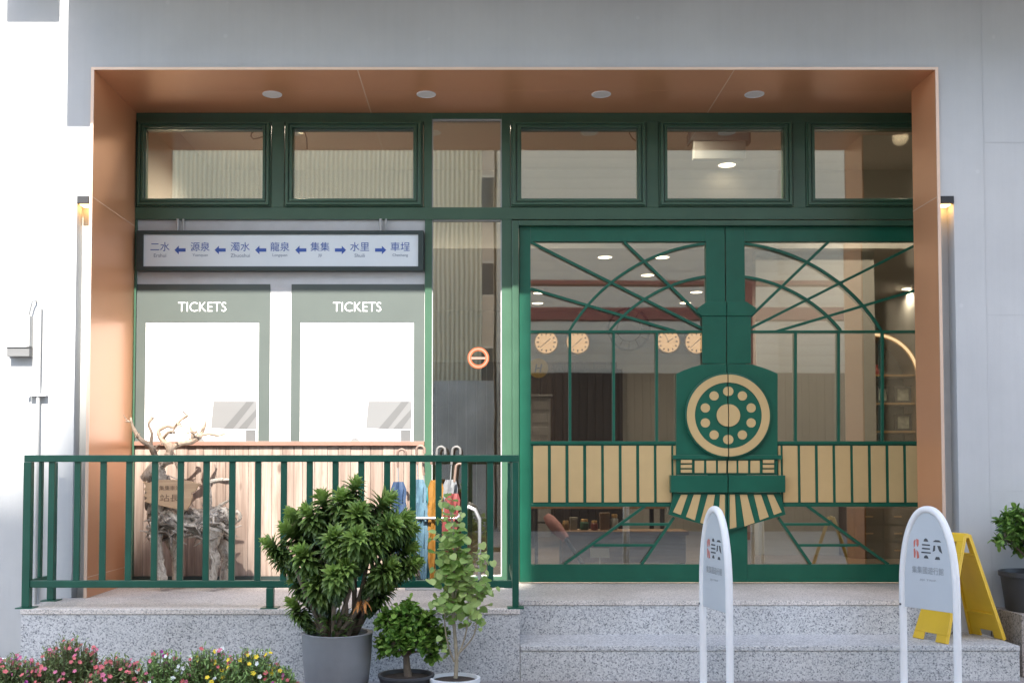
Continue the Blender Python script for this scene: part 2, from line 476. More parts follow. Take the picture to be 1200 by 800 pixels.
# closing wall behind right reveal pocket (dark)
# canopy above the frame (outside the picture, it shades the wall)
zc = 4.12
z_sh = PZ(150, 0, 90)
ELEV = 48.3
te = math.tan(R(ELEV))
c = MB()
c.box(PX(79, 0, 80), 6.5, -(zc - z_sh) / te, -0.001, zc, zc + 0.22)
c.box(PX(8, 0, 20), PX(70, 0, 20), -(zc - PZ(27, 0, 40)) / te, -0.001, zc, zc + 0.22)
c.build("canopy", M_wall, B, bevel=0.006)
# plinth, deck and steps
p = MB()
XP0, XP1 = PX(25, PLY, 712), PX(609, PLY, 730)
p.box(XP0, XP1, PLY, -0.001, 0, Z_DECK - 0.03)
p.box(XP1, XR - 0.002, ST2, -0.001, 0, Z_DECK - 0.03)
p.build("plinth", M_granite, B)
p = MB()
p.box(XP0 - 0.004, XP1 + 0.002, PLY - 0.004, -0.0, Z_DECK - 0.028, Z_DECK)
p.box(XP1 + 0.004, XR - 0.002, ST2 - 0.004, 0.0, Z_DECK - 0.028, Z_DECK)
p.box(XL, 3.34, 0.002, FY + 0.12, Z_DECK - 0.1, Z_DECK)
p.build("deck", M_deck, B, bevel=0.002)
p = MB()
XS1 = PX(1195, PLY, 770)
p.box(XP1 + 0.003, XS1, PLY, -0.002, 0, Z_STEP - 0.028)
p.box(XP1 + 0.003, XS1, PLY - 0.005, -0.002, Z_STEP - 0.027, Z_STEP)
p.build("step", M_granite, B, bevel=0.003)

# ---- window frame grid
def zy(py, px=600): return PZ(py, FY, px)
def xx(px, py=430): return P(px, py, FY)[0]
fr = MB()
y0, y1 = FY, FY + 0.08
ZT, ZB = ZS, Z_DECK
zh0, zh1 = zy(257), zy(243)           # transom rail
zt0 = zy(143)
def vbar(pa, pb, z0, z1, py, yy=FY, mb=None): (mb or fr).box(xx(pa, py), xx(pb, py), yy, y1, z0, z1)
XRF = 3.34
fr.box(XL + 0.001, xx(506, 200), y0, y1, zt0, ZT - 0.001)
fr.box(xx(588, 200), XRF, y0, y1, zt0, ZT - 0.001)
fr.box(xx(506, 200), xx(588, 200), y0, y1, zy(139), ZT - 0.001)
fr.box(XL + 0.001, XRF, y0, y1, zh0, zh1)
for pa, pb in ((152, 160), (318, 333), (496.5, 506), (588, 598), (757.5, 772), (929, 944), (1092, 1110)):
    x0_, x1_ = xx(pa, 200), xx(pb, 200)
    if pa == 152: x0_ = XL + 0.001
    fr.box(x0_, x1_, y0 + 0.0005, y1, zh1, zt0 if pa not in (496.5, 588) else zy(139))
fr.box(XL + 0.001, xx(158, 450), y0, y1, ZB, zh0)
fr.box(xx(497.5, 450), xx(506, 450), y0, y1, ZB, zh0)
fr.box(xx(588, 450), xx(600, 450), y0, y1, ZB, zh0)
fr.box(xx(506, 450), xx(588, 450), y0, y1, ZB, ZB + 0.05)
fr.build("window_frame", M_green, B, bevel=0.002)
# outer door jamb / header, one step proud of the door leaves
dj = MB()
dj.box(xx(600.2, 450), xx(608, 450), FY - 0.012, y1, ZB, zy(258.5))
dj.box(xx(608, 300), XRF, FY - 0.012, y1, zy(264.5), zy(258.5))
dj.build("door_frame", M_green, B, bevel=0.003)
# glass beads, thin pale gaskets of the narrow side window
sidew = MB()
for za, zb in ((zy(246), zy(139)), (ZB + 0.05, zh0)):
    sidew.rect_ring(xx(506, 200) + 0.0005, xx(588, 200) - 0.0005, za + 0.0005, zb - 0.0005, 0.007, FY + 0.014, FY + 0.05)
M_gasket = paint("pale_gasket", (0.45, 0.45, 0.44), 0.5, 0, 0.05, 5, 0)
side = sidew.build("side_window", M_gasket, B)
g = MB()
g.box(xx(506, 200) + 0.007, xx(588, 200) - 0.007, FY + 0.03, FY + 0.036, zh1 + 0.008, zy(139) - 0.008)
g.box(xx(506, 200) + 0.007, xx(588, 200) - 0.007, FY + 0.03, FY + 0.036, ZB + 0.058, zh0 - 0.008)
g.build("pane", M_sideglass, side)
# ---- transom windows: sash > pane
for (sa, sb, ga, gb) in ((161, 317.5, 169.5, 307.5), (334, 495.5, 343.5, 484), (598.5, 757, 611, 747), (772.5, 928.5, 782.5, 919), (944.5, 1091, 955, 1078)):
    s = MB()
    X0, X1, Z0, Z1 = xx(sa, 190), xx(sb, 190), zy(242.5), zy(142.5)
    gx0, gx1, gz0, gz1 = xx(ga, 190), xx(gb, 190), zy(232.5), zy(150.8)
    def ring(l, r_, b, t_, l2, r2, b2, t2, ya, yb):
        s.ringpoly([(l, b), (r_, b), (r_, t_), (l, t_)], [(l2, b2), (r2, b2), (r2, t2), (l2, t2)], ya, yb)
    def lerp(k): return (X0 + (gx0 - X0) * k, X1 + (gx1 - X1) * k, Z0 + (gz0 - Z0) * k, Z1 + (gz1 - Z1) * k)
    ring(*lerp(0.0), *lerp(0.16), FY - 0.006, y1)
    ring(*lerp(0.16), *lerp(0.46), FY - 0.024, y1)
    ring(*lerp(0.46), *lerp(0.60), FY - 0.010, y1)
    ring(*lerp(0.60), *lerp(0.92), FY - 0.017, y1)
    ring(*lerp(0.92), *lerp(1.0), FY + 0.012, y1)
    o = s.build("transom_window", M_green, B, bevel=0.002)
    g = MB(); g.box(gx0 + 0.0005, gx1 - 0.0005, FY + 0.03, FY + 0.036, gz0 + 0.0005, gz1 - 0.0005)
    g.build("pane", M_glass, o)

# ---- ticket wall (solid bay left of the side window)
TY = FY + 0.022
t = MB()
zl0, zl1 = PZ(522, TY), PZ(517, TY)
t.box(xx(158, 450) , xx(497.5, 450), TY, TY + 0.06, zl1, zh0)
t.build("ticket_wall", M_stucco, B)
t = MB(); t.box(xx(158, 450) + 0.001, xx(497.5, 450) - 0.001, FY - 0.004, TY + 0.06, zl0, zl1)
t.build("ledge", paint("pinkish_wood_ledge", (0.24, 0.13, 0.095), 0.5, 0, 0.1, 8, 0.02), B, bevel=0.002)
t = MB()
xa, xb = xx(158, 450), xx(497.5, 450)
z0 = Z_DECK + 0.05
n = 27
xcur = xa + 0.0005
r2 = random.Random(3)
wid = [r2.uniform(0.7, 1.3) for _ in range(n)]; tot = sum(wid)
for i in range(n):
    wv = wid[i] / tot * (xb - xa - 0.001)
    t.tone = r2.uniform(0.25, 1.0)
    t.box(xcur + 0.0012, xcur + wv - 0.0012, TY - r2.uniform(0, 0.004), TY + 0.06, z0, zl0 - 0.001)
    xcur += wv
t.build("wood_wainscot", M_plank, B)
t = MB(); t.box(xa, xb, FY + 0.002, TY + 0.06, Z_DECK + 0.0005, z0 - 0.001)
t.build("base_strip", M_signframe, B)

# ---- double doors with the locomotive front
DY = FY + 0.028
dx = lambda px, py=430: P(px, py, DY)[0]
dz = lambda py, px=851: P(px, py, DY)[1]
def D(px, py): return P(px, py, DY)
CX, CYp = 851.2, 487.0
for side_, in ((-1,), (1,)):
    def m(px): return px if side_ < 0 else 2 * CX - px
    def pt(px, py): return D(m(px), py)
    gap = 0.6
    d = MB()
    ya, yb = DY, DY + 0.045
    xo, xi = 608.6, 622
    xin = CX - gap
    Zt, Zb = dz(265.6), Z_DECK + 0.008
    zr1, zr2 = dz(283), dz(661)
    X = lambda px, py=430: pt(px, py)[0]
    d.box(X(xo), X(xi), ya, yb, Zb, Zt)
    d.box(X(828.4), X(xin), ya, yb, Zb, Zt)
    d.box(X(xi), X(828.4), ya, yb, zr1, Zt)
    d.box(X(xi), X(828.4), ya, yb, Zb, zr2)
    door = d.build("door", M_dgreen, B, bevel=0.002)
    # slim inner bead under the bottom glass
    g = MB(); g.box(X(xi), X(828.4), ya + 0.026, ya + 0.032, zr2, zr1); g.build("pane", M_doorglass, door)
    mu = MB()
    mw = 0.0175
    my0, my1 = ya - 0.001, ya + 0.022
    def bar(a, b, w=mw, e=0.0): mu.bar2(pt(*a), pt(*b), w, my0 - e, my1)
    bar((xi, 388.5), (823, 388.5))
    bar((xi, 518.5), (793, 518.5), 0.021, 0.004)
    bar((xi, 591.5), (790, 591.5), 0.021, 0.004)
    for k, px in enumerate((668, 719.3, 769.8)): bar((px, 389.8), (px, 517.2), mw, -0.0006)
    bar((622, 283.5), (823, 384.5), mw, 0.0004); bar((622, 338), (792, 388), mw, 0.0006); bar((731, 283), (823, 371), mw, 0.0008)
    cxz = D(CX, 496); sca = abs(D(CX + 100, 496)[0] - cxz[0]) / 100
    for rad, a0, a1, e in ((213.5, 96.3, 149.2, 0.0010), (174.5, 97.6, 141.2, 0.0012)):
        o_, i_ = [], []
        for k in range(29):
            a = R(a0 + (a1 - a0) * k / 28)
            sx = -1 if side_ > 0 else 1
            for lst, rr in ((o_, rad * sca + mw / 2), (i_, rad * sca - mw / 2)):
                lst.append((cxz[0] + sx * rr * math.cos(a), cxz[1] + rr * math.sin(a)))
        mu.ringpoly(o_, i_, my0 - e, my1, closed=False)
    bar((757, 592), (661, 661), mw, 0.0004); bar((790, 606), (752, 661), mw, 0.0006)
    bar((729, 614), (786, 614), mw, -0.0004); bar((696, 638.6), (767, 638.6), mw, -0.0004)
    mu.build("glazing_bar", M_dgreen, door, bevel=0.0015)
    # cream slat belt on a green backing
    sb = MB(); sb.box(X(622.2), X(792), ya + 0.008, ya + 0.024, dz(590.5), dz(519.5)); sb.build("belt_backing", M_dgreen, door)
    sl = MB()
    e_ = [(624.8, 641.8), (645.4, 662.3), (666, 683), (686.7, 704), (707.3, 724.6), (728, 745), (748.6, 765.6), (768.8, 786), (788.6, 791.5)]
    for a, b in e_: sl.box(X(a), X(b), ya + 0.001, ya + 0.0085, dz(588.3), dz(522))
    sl.build("slat_panel", M_tan, door, bevel=0.001)
    # locomotive silhouette plate
    L = MB()
    def poly(pts, yf, yb_=ya + 0.01): L.prism([pt(a, b) for a, b in pts], yf, yb_)
    poly([(828.6, 353.5), (xin, 353.5), (xin, 370.5), (822.5, 370.5), (817.3, 367), (817.3, 361)], ya - 0.016)      # chimney cap
    poly([(822.6, 371), (xin, 371), (xin, 426), (822.6, 426)], ya - 0.010)                                           # chimney
    poly([(792, 438), (800, 434.3), (810, 430.6), (822.6, 427), (xin, 426.4), (xin, 556), (792, 556)], ya - 0.020)   # cab front
    poly([(787.5, 533), (xin, 533), (xin, 538), (787.5, 538)], ya - 0.034)                                           # running board
    poly([(784.6, 556.5), (xin, 556.5), (xin, 576.5), (784.6, 576.5)], ya - 0.052)                                   # bumper beam
    poly([(789, 577), (xin, 577), (xin, 622), (783, 602.5)], ya - 0.026)                                             # cowcatcher
    plate = L.build("locomotive_plate", M_dgreen, door, bevel=0.002)
    # round smokebox door, half per leaf
    cz = D(CX, CYp); sc_ = sca
    def arc(r_, n_=40, half=True, cc=(CX, CYp)):
        c0 = pt(*cc)
        res = []
        for k in range(n_ + 1):
            a = math.pi / 2 + math.pi * k / n_ if half else 2 * math.pi * k / n_
            x = c0[0] + (1 if side_ < 0 else -1) * r_ * sc_ * math.cos(a)
            res.append((x, c0[1] + r_ * sc_ * math.sin(a)))
        return res
    def half(r_, yf, ybk, n_=40, cc=(CX - 0.6, CYp)): return MB().prism(arc(r_, n_, True, cc), yf, ybk)
    half(49.6, ya - 0.052, ya - 0.019).build("smokebox_door", M_dgreen, door, bevel=0.004)
    rg = MB(); oo, ii = arc(47.6, 48, True, (CX - 0.6, CYp)), arc(38.3, 48, True, (CX - 0.6, CYp))
    rg.ringpoly(oo, ii, ya - 0.058, ya - 0.0515, closed=False)
    rg.build("boiler_ring", M_tan, door)
    MB().prism(arc(13, 30, True, (CX - 0.6, CYp)), ya - 0.062, ya - 0.0515).build('hub_disc', M_tan, door)
    for k in range(10):
        a = R(90 + 36 * k)
        cx_, cy_ = CX + 28 * math.cos(a), CYp - 28 * math.sin(a)
        if abs(cx_ - CX) < 1: MB().prism(arc(5.4, 16, True, (CX - 0.6, cy_)), ya - 0.056, ya - 0.0515).build('boiler_disc', M_tan, door)
        elif cx_ < CX: MB().prism(arc(5.4, 20, False, (cx_, cy_))[:-1], ya - 0.056, ya - 0.0515).build('boiler_disc', M_tan, door)
    # cream trim: grille, louvres, cowcatcher bars
    for a, b in ((813.3, 824), (827, 838), (840.5, xin - 0.6)): MB().prism([pt(a, 539.5), pt(b, 539.5), pt(b, 553.8), pt(a, 553.8)], ya - 0.0265, ya - 0.0195).build("grille_plate", M_tan, door)
    cr = MB()
    for k in range(3): cr.prism([pt(797, 538.6 + k * 5.6), pt(809.6, 538.6 + k * 5.6), pt(809.6, 542.4 + k * 5.6), pt(797, 542.4 + k * 5.6)], ya - 0.0355, ya - 0.0195)
    cr.build("louvre", M_tan, door)
    for tq in ([(797.5, 579), (804.8, 579), (796.8, 602.8), (787.8, 599.4)], [(812, 579), (820.3, 579), (813.2, 609), (803, 605)], [(828.4, 579), (836.6, 579), (831, 616), (819.5, 611.8)], [(842.6, 579), (848.3, 579), (848.3, 619), (840.6, 617)]):
        MB().prism([pt(*q) for q in tq], ya - 0.0315, ya - 0.0255).build("cowcatcher_bar", M_tan, door)

# ---- interior of the building
it = MB(); it.box(-2.4, 4.6, FY + 0.12, 6.75, Z_DECK - 0.1, Z_DECK - 0.002); it.build("interior_floor", M_in_floor, B)
it = MB()
it.box(-2.4, 4.6, FY + 0.1, 3.1, 3.80, 3.9)
it.box(-2.4, 4.6, 3.0, 3.1, 3.10, 3.80)
it.box(-2.4, 4.6, 3.1, 6.75, 3.10, 3.2)
it.build("interior_ceiling", M_in_ceil, B)
it = MB()
it.box(-2.5, -2.4, FY + 0.1, 6.75, Z_DECK - 0.1, 3.9)
it.box(4.6, 4.7, FY + 0.25, 6.75, Z_DECK - 0.1, 3.9); it.box(3.36, 4.6, 1.002, 1.06, Z_DECK - 0.1, 3.9)
it.box(-2.5, 4.7, 6.65, 6.75, Z_DECK - 0.1, 3.9)
it.box(xx(158, 450), xx(500, 450), TY + 0.061, TY + 0.16, Z_DECK, zh0)     # back of the ticket wall
it.box(PX(884, 3.2), PX(1022, 3.2), 3.12, 3.24, Z_DECK - 0.002, 3.10)      # partition
it.build("interior_wall", M_in_wall, B)
it = MB(); r3 = random.Random(9)
xk = -2.39
zcl = PZ(424, 6.6)
while xk < 1.6:
    wv = r3.uniform(0.10, 0.15); it.tone = r3.random()
    it.box(xk, xk + wv - 0.004, 6.60 + r3.uniform(0, 0.006), 6.648, Z_DECK, zcl); xk += wv
it.build("interior_cladding", M_darkwood, B)
it = MB(); it.box(PX(670, 6.59), PX(727, 6.59), 6.56, 6.598, Z_DECK, zcl - 0.12)
it.rect_ring(PX(668, 6.59), PX(729, 6.59), Z_DECK - 0.03, zcl - 0.09, 0.03, 6.55, 6.60)
it.build("interior_door", paint("dark_brown_door", (0.022, 0.016, 0.014), 0.4, 0, 0.1, 3, 0), B)

# top-level small things inside / on the building ------------------------------------------------
def disc_light(name, x, y, z, r, label, cat, group, lens, rim=M_white, glow=False):
    t = thing(name, (x, y, z), label, cat, group)
    a = MB()
    oo = [(x + r * math.cos(2 * math.pi * k / 28), y + r * math.sin(2 * math.pi * k / 28)) for k in range(28)]
    vs = []
    for rr, zz in ((1.0, z), (1.0, z - 0.004), (0.86, z - 0.006), (0.84, z - 0.003)):
        vs += [(x + (p[0] - x) * rr, y + (p[1] - y) * rr, zz) for p in oo]
    fs = []
    for l in range(3):
        for k in range(28):
            k2 = (k + 1) % 28
            fs.append((l * 28 + k, (l + 1) * 28 + k, (l + 1) * 28 + k2, l * 28 + k2))
    a.add(vs, fs); a.build("rim", rim, t, (x, y, z), smooth=True)
    b = MB(); b.add([(x + (p[0] - x) * 0.85, y + (p[1] - y) * 0.85, z - 0.0035) for p in oo], [tuple(range(27, -1, -1))])
    b.build("lens", lens, t, (x, y, z))
    return t
for px, lab in ((319, "round unlit recessed downlight nearest the left end of the copper soffit"),
                (499.5, "round unlit recessed downlight in copper soffit above the narrow side window"),
                (704.5, "round unlit recessed downlight in copper soffit above the left door leaf"),
                (884, "round unlit recessed downlight nearest the right end of the copper soffit")):
    # depth on the soffit plane from the height in the picture
    lo, hi = 0.0, 0.75
    for _ in range(30):
        mid = (lo + hi) / 2
        if PZ(110.5, mid, px) > ZS: hi = mid
        else: lo = mid
    disc_light("downlight", P(px, 110.5, lo)[0], lo, ZS, 0.062, lab, "ceiling light", "downlights in the copper soffit", M_lens)
def on_plane(px, py, z):
    lo, hi = 0.8, 14
    for _ in range(40):
        mid = (lo + hi) / 2
        if PZ(py, mid, px) > z: hi = mid
        else: lo = mid
    return P(px, py, lo)[0], lo
k = 0
for px, py, zc_, lab in ((709, 301, 3.1, "lit ceiling lamp seen high through left door leaf, left of the crossing bars"),
                    (776, 301, 3.1, "lit ceiling lamp seen high through left door leaf beside the outer arch bar"),
                    (759, 322, 3.1, "lit ceiling lamp seen through left door leaf between the two arch bars"),
                    (816, 342, 3.1, "lit ceiling lamp seen through left door leaf beside the chimney shape"),
                    (632, 343, 3.1, "lit ceiling lamp seen at the far left edge of the left door glass, upper one"),
                    (803, 354.5, 3.1, "small lit ceiling lamp low near the chimney in the left door glass"),
                    (630, 355, 3.1, "lit ceiling lamp seen at the far left edge of the left door glass, lower one"),
                    (1064, 338, 3.1, "lit ceiling lamp seen near the right edge of the right door glass"),
                    (852, 193, 3.8, "lit ceiling lamp seen through transom window under the blank hanging sign")):
    x, y = on_plane(px, py, zc_)
    disc_light("ceiling_lamp", x, y, zc_ - 0.0005, 0.075 if zc_ < 3.5 else 0.085, lab, "ceiling light", "lit ceiling lamps inside the shop", M_lamp_on)
def spot(x, y, z, e, size=R(150), c=(1.0, 0.83, 0.64), rad=0.06):
    l = bpy.data.lights.new("lamp_and_fill_spot", 'SPOT'); l.energy = e; l.color = c; l.spot_size = size; l.spot_blend = 0.6; l.shadow_soft_size = rad
    o = bpy.data.objects.new("lamp_and_fill_spot", l); col.objects.link(o); o.location = (x, y, z)
    return o
for px, py, zc_ in ((709, 301, 3.1), (776, 301, 3.1), (632, 343, 3.1), (816, 342, 3.1), (1064, 338, 3.1)):
    x, y = on_plane(px, py, zc_); spot(x, y, zc_ - 0.02, 16)
spot(1.2, 1.15, 3.77, 42); spot(3.3, 2.0, 3.77, 45)  # added fill spots without a fixture, brightening hanging sign and front room
spot(-1.4, 1.7, 3.77, 110); spot(0.2, 1.7, 3.77, 40)  # more added fill with no lamp there, for the view through the transoms

# hanging blank exit sign
hx0, hx1 = PX(812, 1.5, 170), PX(873, 1.5, 170)
hz0, hz1, hzt = PZ(187, 1.5), PZ(166, 1.5), PZ(157, 1.5)
t = thing("hanging_sign", ((hx0 + hx1) / 2, 1.5, hz0), "blank white hanging box sign behind the fourth transom window", "sign")
MB().box(hx0, hx1, 1.48, 1.54, hz0, hz1).build("panel", M_greymetal, t, t.location, bevel=0.004)
MB().box(hx0 - 0.02, hx1 + 0.02, 1.47, 1.55, hz1 + 0.001, hzt).build("bracket", paint('dark_bracket', (0.12, 0.12, 0.12), 0.5), t, t.location)
for x_, sg in ((hx0, -1), (hx1, 1)):
    b = MB(); b.tube([(x_ + sg * 0.028, 1.5, hzt - 0.005), (x_ + sg * 0.028, 1.5, 3.8)], 0.008); b.box(x_ + sg * 0.0205, x_ + sg * 0.035, 1.465, 1.555, hz1 - 0.02, hzt)
    b.build("hanger", M_black, t, t.location)
# dangling cables behind transoms
for pts, lab in (([(307, 151), (301, 152.5), (295, 156), (294, 160), (297, 163), (303, 162), (309, 160)], "thin black cable curled behind the leftmost transom window"),
                 ([(355, 150), (357, 155), (359.5, 162), (360, 175)], "thin black cable hanging behind the second transom window"),
                 ([(737, 150), (738, 157), (741, 162), (746, 166)], "short black cable end at the top right of the third transom window")):
    MBx = MB(); MBx.tube([(*[P(a, b, FY + 0.14)[0]], FY + 0.14, P(a, b, FY + 0.14)[1]) for a, b in pts], 0.0045, 6)
    tag(MBx.build("cable", M_black, smooth=True), lab, "cable", "cables behind the transom windows")

# lit clocks on the back wall
for px, py, lab, hr, mn in ((640, 401, "round lit wall clock seen at the left edge of the left door", 1, 38), (677, 401, "round lit wall clock crossed by the leftmost upright glazing bar", 1, 38),
                    (783, 400, "round lit wall clock just right of the third upright bar", 1, 56), (816, 401, "round lit wall clock half hidden by the locomotive chimney", 1, 38)):
    cx_, cz_ = P(px, py, 6.56)
    t = thing("wall_clock", (cx_, 6.6, cz_), lab, "clock", "lit clocks on the back wall")
    r_ = 0.135
    circ = lambda q, n_=36: [(cx_ + q * math.cos(2 * math.pi * a / n_), cz_ + q * math.sin(2 * math.pi * a / n_)) for a in range(n_)]
    MB().ringpoly(circ(r_ + 0.014), circ(r_), 6.54, 6.645).build("rim", M_gold, t, t.location)
    MB().prism(circ(r_), 6.556, 6.64).build("clock_face", M_clock, t, t.location)
    for q in range(12):
        h = MB()
        a = 2 * math.pi * q / 12; l0 = 0.72 if q % 3 else 0.66
        h.bar2((cx_ + r_ * l0 * math.sin(a), cz_ + r_ * l0 * math.cos(a)), (cx_ + r_ * 0.88 * math.sin(a), cz_ + r_ * 0.88 * math.cos(a)), 0.014, 6.5545, 6.5565)
        h.build("numeral", M_darkwood, t, t.location)
    h = MB()
    a1, a2 = 2 * math.pi * (hr + mn / 60) / 12, 2 * math.pi * mn / 60
    h.bar2((cx_ - 0.02 * math.sin(a1), cz_ - 0.02 * math.cos(a1)), (cx_ + 0.07 * math.sin(a1), cz_ + 0.07 * math.cos(a1)), 0.008, 6.551, 6.553)
    h.bar2((cx_ - 0.02 * math.sin(a2), cz_ - 0.02 * math.cos(a2)), (cx_ + 0.1 * math.sin(a2), cz_ + 0.1 * math.cos(a2)), 0.006, 6.548, 6.550)
    h.build("clock_hand", M_black, t, t.location)
# big iron ring clock frame
cx_, cz_ = P(737, 386, 6.3)
ri = MB()
def circ2(q, n_=48): return [(cx_ + q * math.cos(2 * math.pi * a / n_), cz_ + q * math.sin(2 * math.pi * a / n_)) for a in range(n_)]
ri.ringpoly(circ2(0.26), circ2(0.235), 6.28, 6.30); ri.ringpoly(circ2(0.15), circ2(0.14), 6.28, 6.30)
for q in range(12):
    a = 2 * math.pi * q / 12
    ri.bar2((cx_ + 0.145 * math.sin(a), cz_ + 0.145 * math.cos(a)), (cx_ + 0.24 * math.sin(a), cz_ + 0.24 * math.cos(a)), 0.008, 6.282, 6.298)
ri.tube([(cx_, 6.29, cz_ + 0.25), (cx_, 6.29, 3.1)], 0.006, 6)
tag(ri.build("ring_clock", M_black), "dark openwork metal ring hanging before the back wall among the clocks", "wall decoration")

# arched shelf niche behind the right door
AY = 3.5
ax, _ = P(1024, 455, AY)
rA = PX(1073, AY) - ax
zA = PZ(444, AY, 1024); zA0 = PZ(545, AY, 1024)
t = thing("arched_shelf", (ax, AY, Z_DECK), "arched shelf niche edged with glowing brass light, behind right door", "shelf")
def arch(rr):
    return [(ax + rr, Z_DECK)] + [(ax + rr * math.cos(R(a)), zA + rr * math.sin(R(a))) for a in range(0, 181, 6)] + [(ax - rr, Z_DECK)]
MB().ringpoly(arch(rA + 0.05), arch(rA), AY, AY + 0.3, closed=False).build("arch_frame", M_gold, t, t.location)
MB().ringpoly(arch(rA + 0.036), arch(rA + 0.012), AY - 0.006, AY - 0.001, closed=False).build("light_strip", M_led, t, t.location)
MB().prism(arch(rA - 0.001), AY + 0.28, AY + 0.3).build("back_panel", paint("taupe_back_panel", (0.16, 0.135, 0.12), 0.6, 0, 0.05, 3, 0), t, t.location)
shz = [PZ(py, AY + 0.02, 1040) for py in (438.5, 471.5, 504.5, 545)]
for z in shz:
    half_w = rA - 0.002 if z < zA else math.sqrt(max(0.01, rA ** 2 - (z - zA) ** 2)) - 0.002
    MB().box(ax - half_w, ax + half_w, AY + 0.02, AY + 0.278, z - 0.018, z).build("shelf", M_gold, t, t.location)
M_photo = paint("mottled_picture", (0.30, 0.31, 0.26), 0.5, 0, 0.6, 14, 0)
for px0, px1, iz, lab in ((1026, 1041, 1, "small dark framed picture on the middle arch shelf, beside the glazing bar"), (1048, 1067, 1, "small dark framed picture at the right end of the middle arch shelf"), (1048, 1067, 2, "small dark framed picture on the lower arch shelf")):
    fx0, fx1 = PX(px0, AY + 0.1), PX(px1, AY + 0.1); z = shz[iz] + 0.0005; hgt = 0.155
    tt = thing("picture_frame", ((fx0 + fx1) / 2, AY + 0.1, z), lab, "picture frame", "framed pictures on the arched shelf")
    MB().rect_ring(fx0, fx1, z, z + hgt, 0.022, AY + 0.09, AY + 0.12).build("frame", M_black, tt, tt.location)
    MB().box(fx0 + 0.02, fx1 - 0.02, AY + 0.10, AY + 0.115, z + 0.02, z + hgt - 0.02).build("picture", M_photo, tt, tt.location)
rx, rz_ = PX(1027, AY + 0.1), shz[0]
tb = MB(); tb.lathe([(0.022, rz_ + 0.0005), (0.030, rz_ + 0.02), (0.026, rz_ + 0.05), (0.012, rz_ + 0.07), (0.016, rz_ + 0.09), (0.002, rz_ + 0.10)], rx, AY + 0.1, 16)
tag(tb.build("figurine", paint("red_lacquer", (0.30, 0.03, 0.025), 0.3), smooth=True), "small red ornament on the top arch shelf", "ornament")
# shop furniture inside, glimpsed through the lower glass
M_in_wood = wood_mat("shop_table_wood", (0.16, 0.09, 0.05), (0.28, 0.17, 0.10), 'X', 0.5)
def table(x0, x1, y0, y1, ztop, lab):
    t = thing("display_table", ((x0 + x1) / 2, (y0 + y1) / 2, Z_DECK), lab, "table", "display tables inside the shop")
    MB().box(x0, x1, y0, y1, ztop - 0.03, ztop).build("tabletop", M_in_wood, t, t.location, bevel=0.003)
    for a in (x0 + 0.03, x1 - 0.03):
        for b in (y0 + 0.03, y1 - 0.03):
            MB().box(a - 0.02, a + 0.02, b - 0.02, b + 0.02, Z_DECK - 0.001, ztop - 0.031).build("leg", M_black, t, t.location)
    return t
table(0.45, 1.75, 3.9, 4.6, 0.80, "low wooden display table of small goods seen through the left door")
pal = [(0.5, 0.42, 0.3), (0.45, 0.2, 0.12), (0.6, 0.57, 0.5), (0.12, 0.25, 0.2), (0.5, 0.33, 0.08), (0.25, 0.12, 0.10), (0.55, 0.25, 0.25)]
PM = [paint("goods_colour", c_, 0.5, 0, 0.1, 8, 0) for c_ in pal]
r4 = random.Random(21)
gx = 0.52
names = ["tan", "brick red", "off-white", "dark green", "mustard", "maroon", "dusty pink"]
for i in range(9):
    c_ = i % 7; wv = r4.uniform(0.07, 0.12); hv = r4.uniform(0.08, 0.2); yv = 4.0 + r4.uniform(0, 0.15)
    o = MB(); o.box(gx, gx + wv, yv, yv + 0.1, 0.8005, 0.80 + hv); o.box(gx + 0.004, gx + wv - 0.004, yv - 0.0015, yv, 0.81 + hv * 0.3, 0.79 + hv * 0.7)
    tag(o.build("gift_box", PM[c_], bevel=0.003), "small %s gift box on the display table, %s from the left" % (names[c_], ["first", "second", "third", "fourth", "fifth", "sixth", "seventh", "eighth", "ninth"][i]), "box", "gift boxes on the display table")
    gx += wv + 0.03
bx0, bx1, bz = PX(655, 1.7), PX(806, 1.7), PZ(622, 1.7)
t = thing("low_bench", ((bx0 + bx1) / 2, 1.85, Z_DECK), "low wooden bench of small goods just inside the left door", "bench")
MB().box(bx0, bx1, 1.7, 2.0, bz - 0.03, bz).build("seat", M_in_wood, t, t.location, bevel=0.003)
MB().box(bx0 + 0.02, bx1 - 0.02, 1.73, 1.75, Z_DECK + 0.05, bz - 0.031).build("front_panel", M_in_wood, t, t.location)
for a in (bx0 + 0.04, bx1 - 0.04): MB().box(a - 0.02, a + 0.02, 1.76, 1.98, Z_DECK - 0.001, bz - 0.031).build("leg", M_black, t, t.location)
r9 = random.Random(4); gx = bx0 + 0.03
kinds = ["amber jar", "pale box", "green tin", "red jar", "wooden box", "white jar", "tan box", "dark jar", "brass tin"]
cols9 = [(0.45, 0.24, 0.05), (0.55, 0.5, 0.42), (0.08, 0.22, 0.13), (0.30, 0.07, 0.05), (0.33, 0.20, 0.11), (0.6, 0.6, 0.58), (0.45, 0.36, 0.24), (0.05, 0.045, 0.04), (0.42, 0.30, 0.12)]
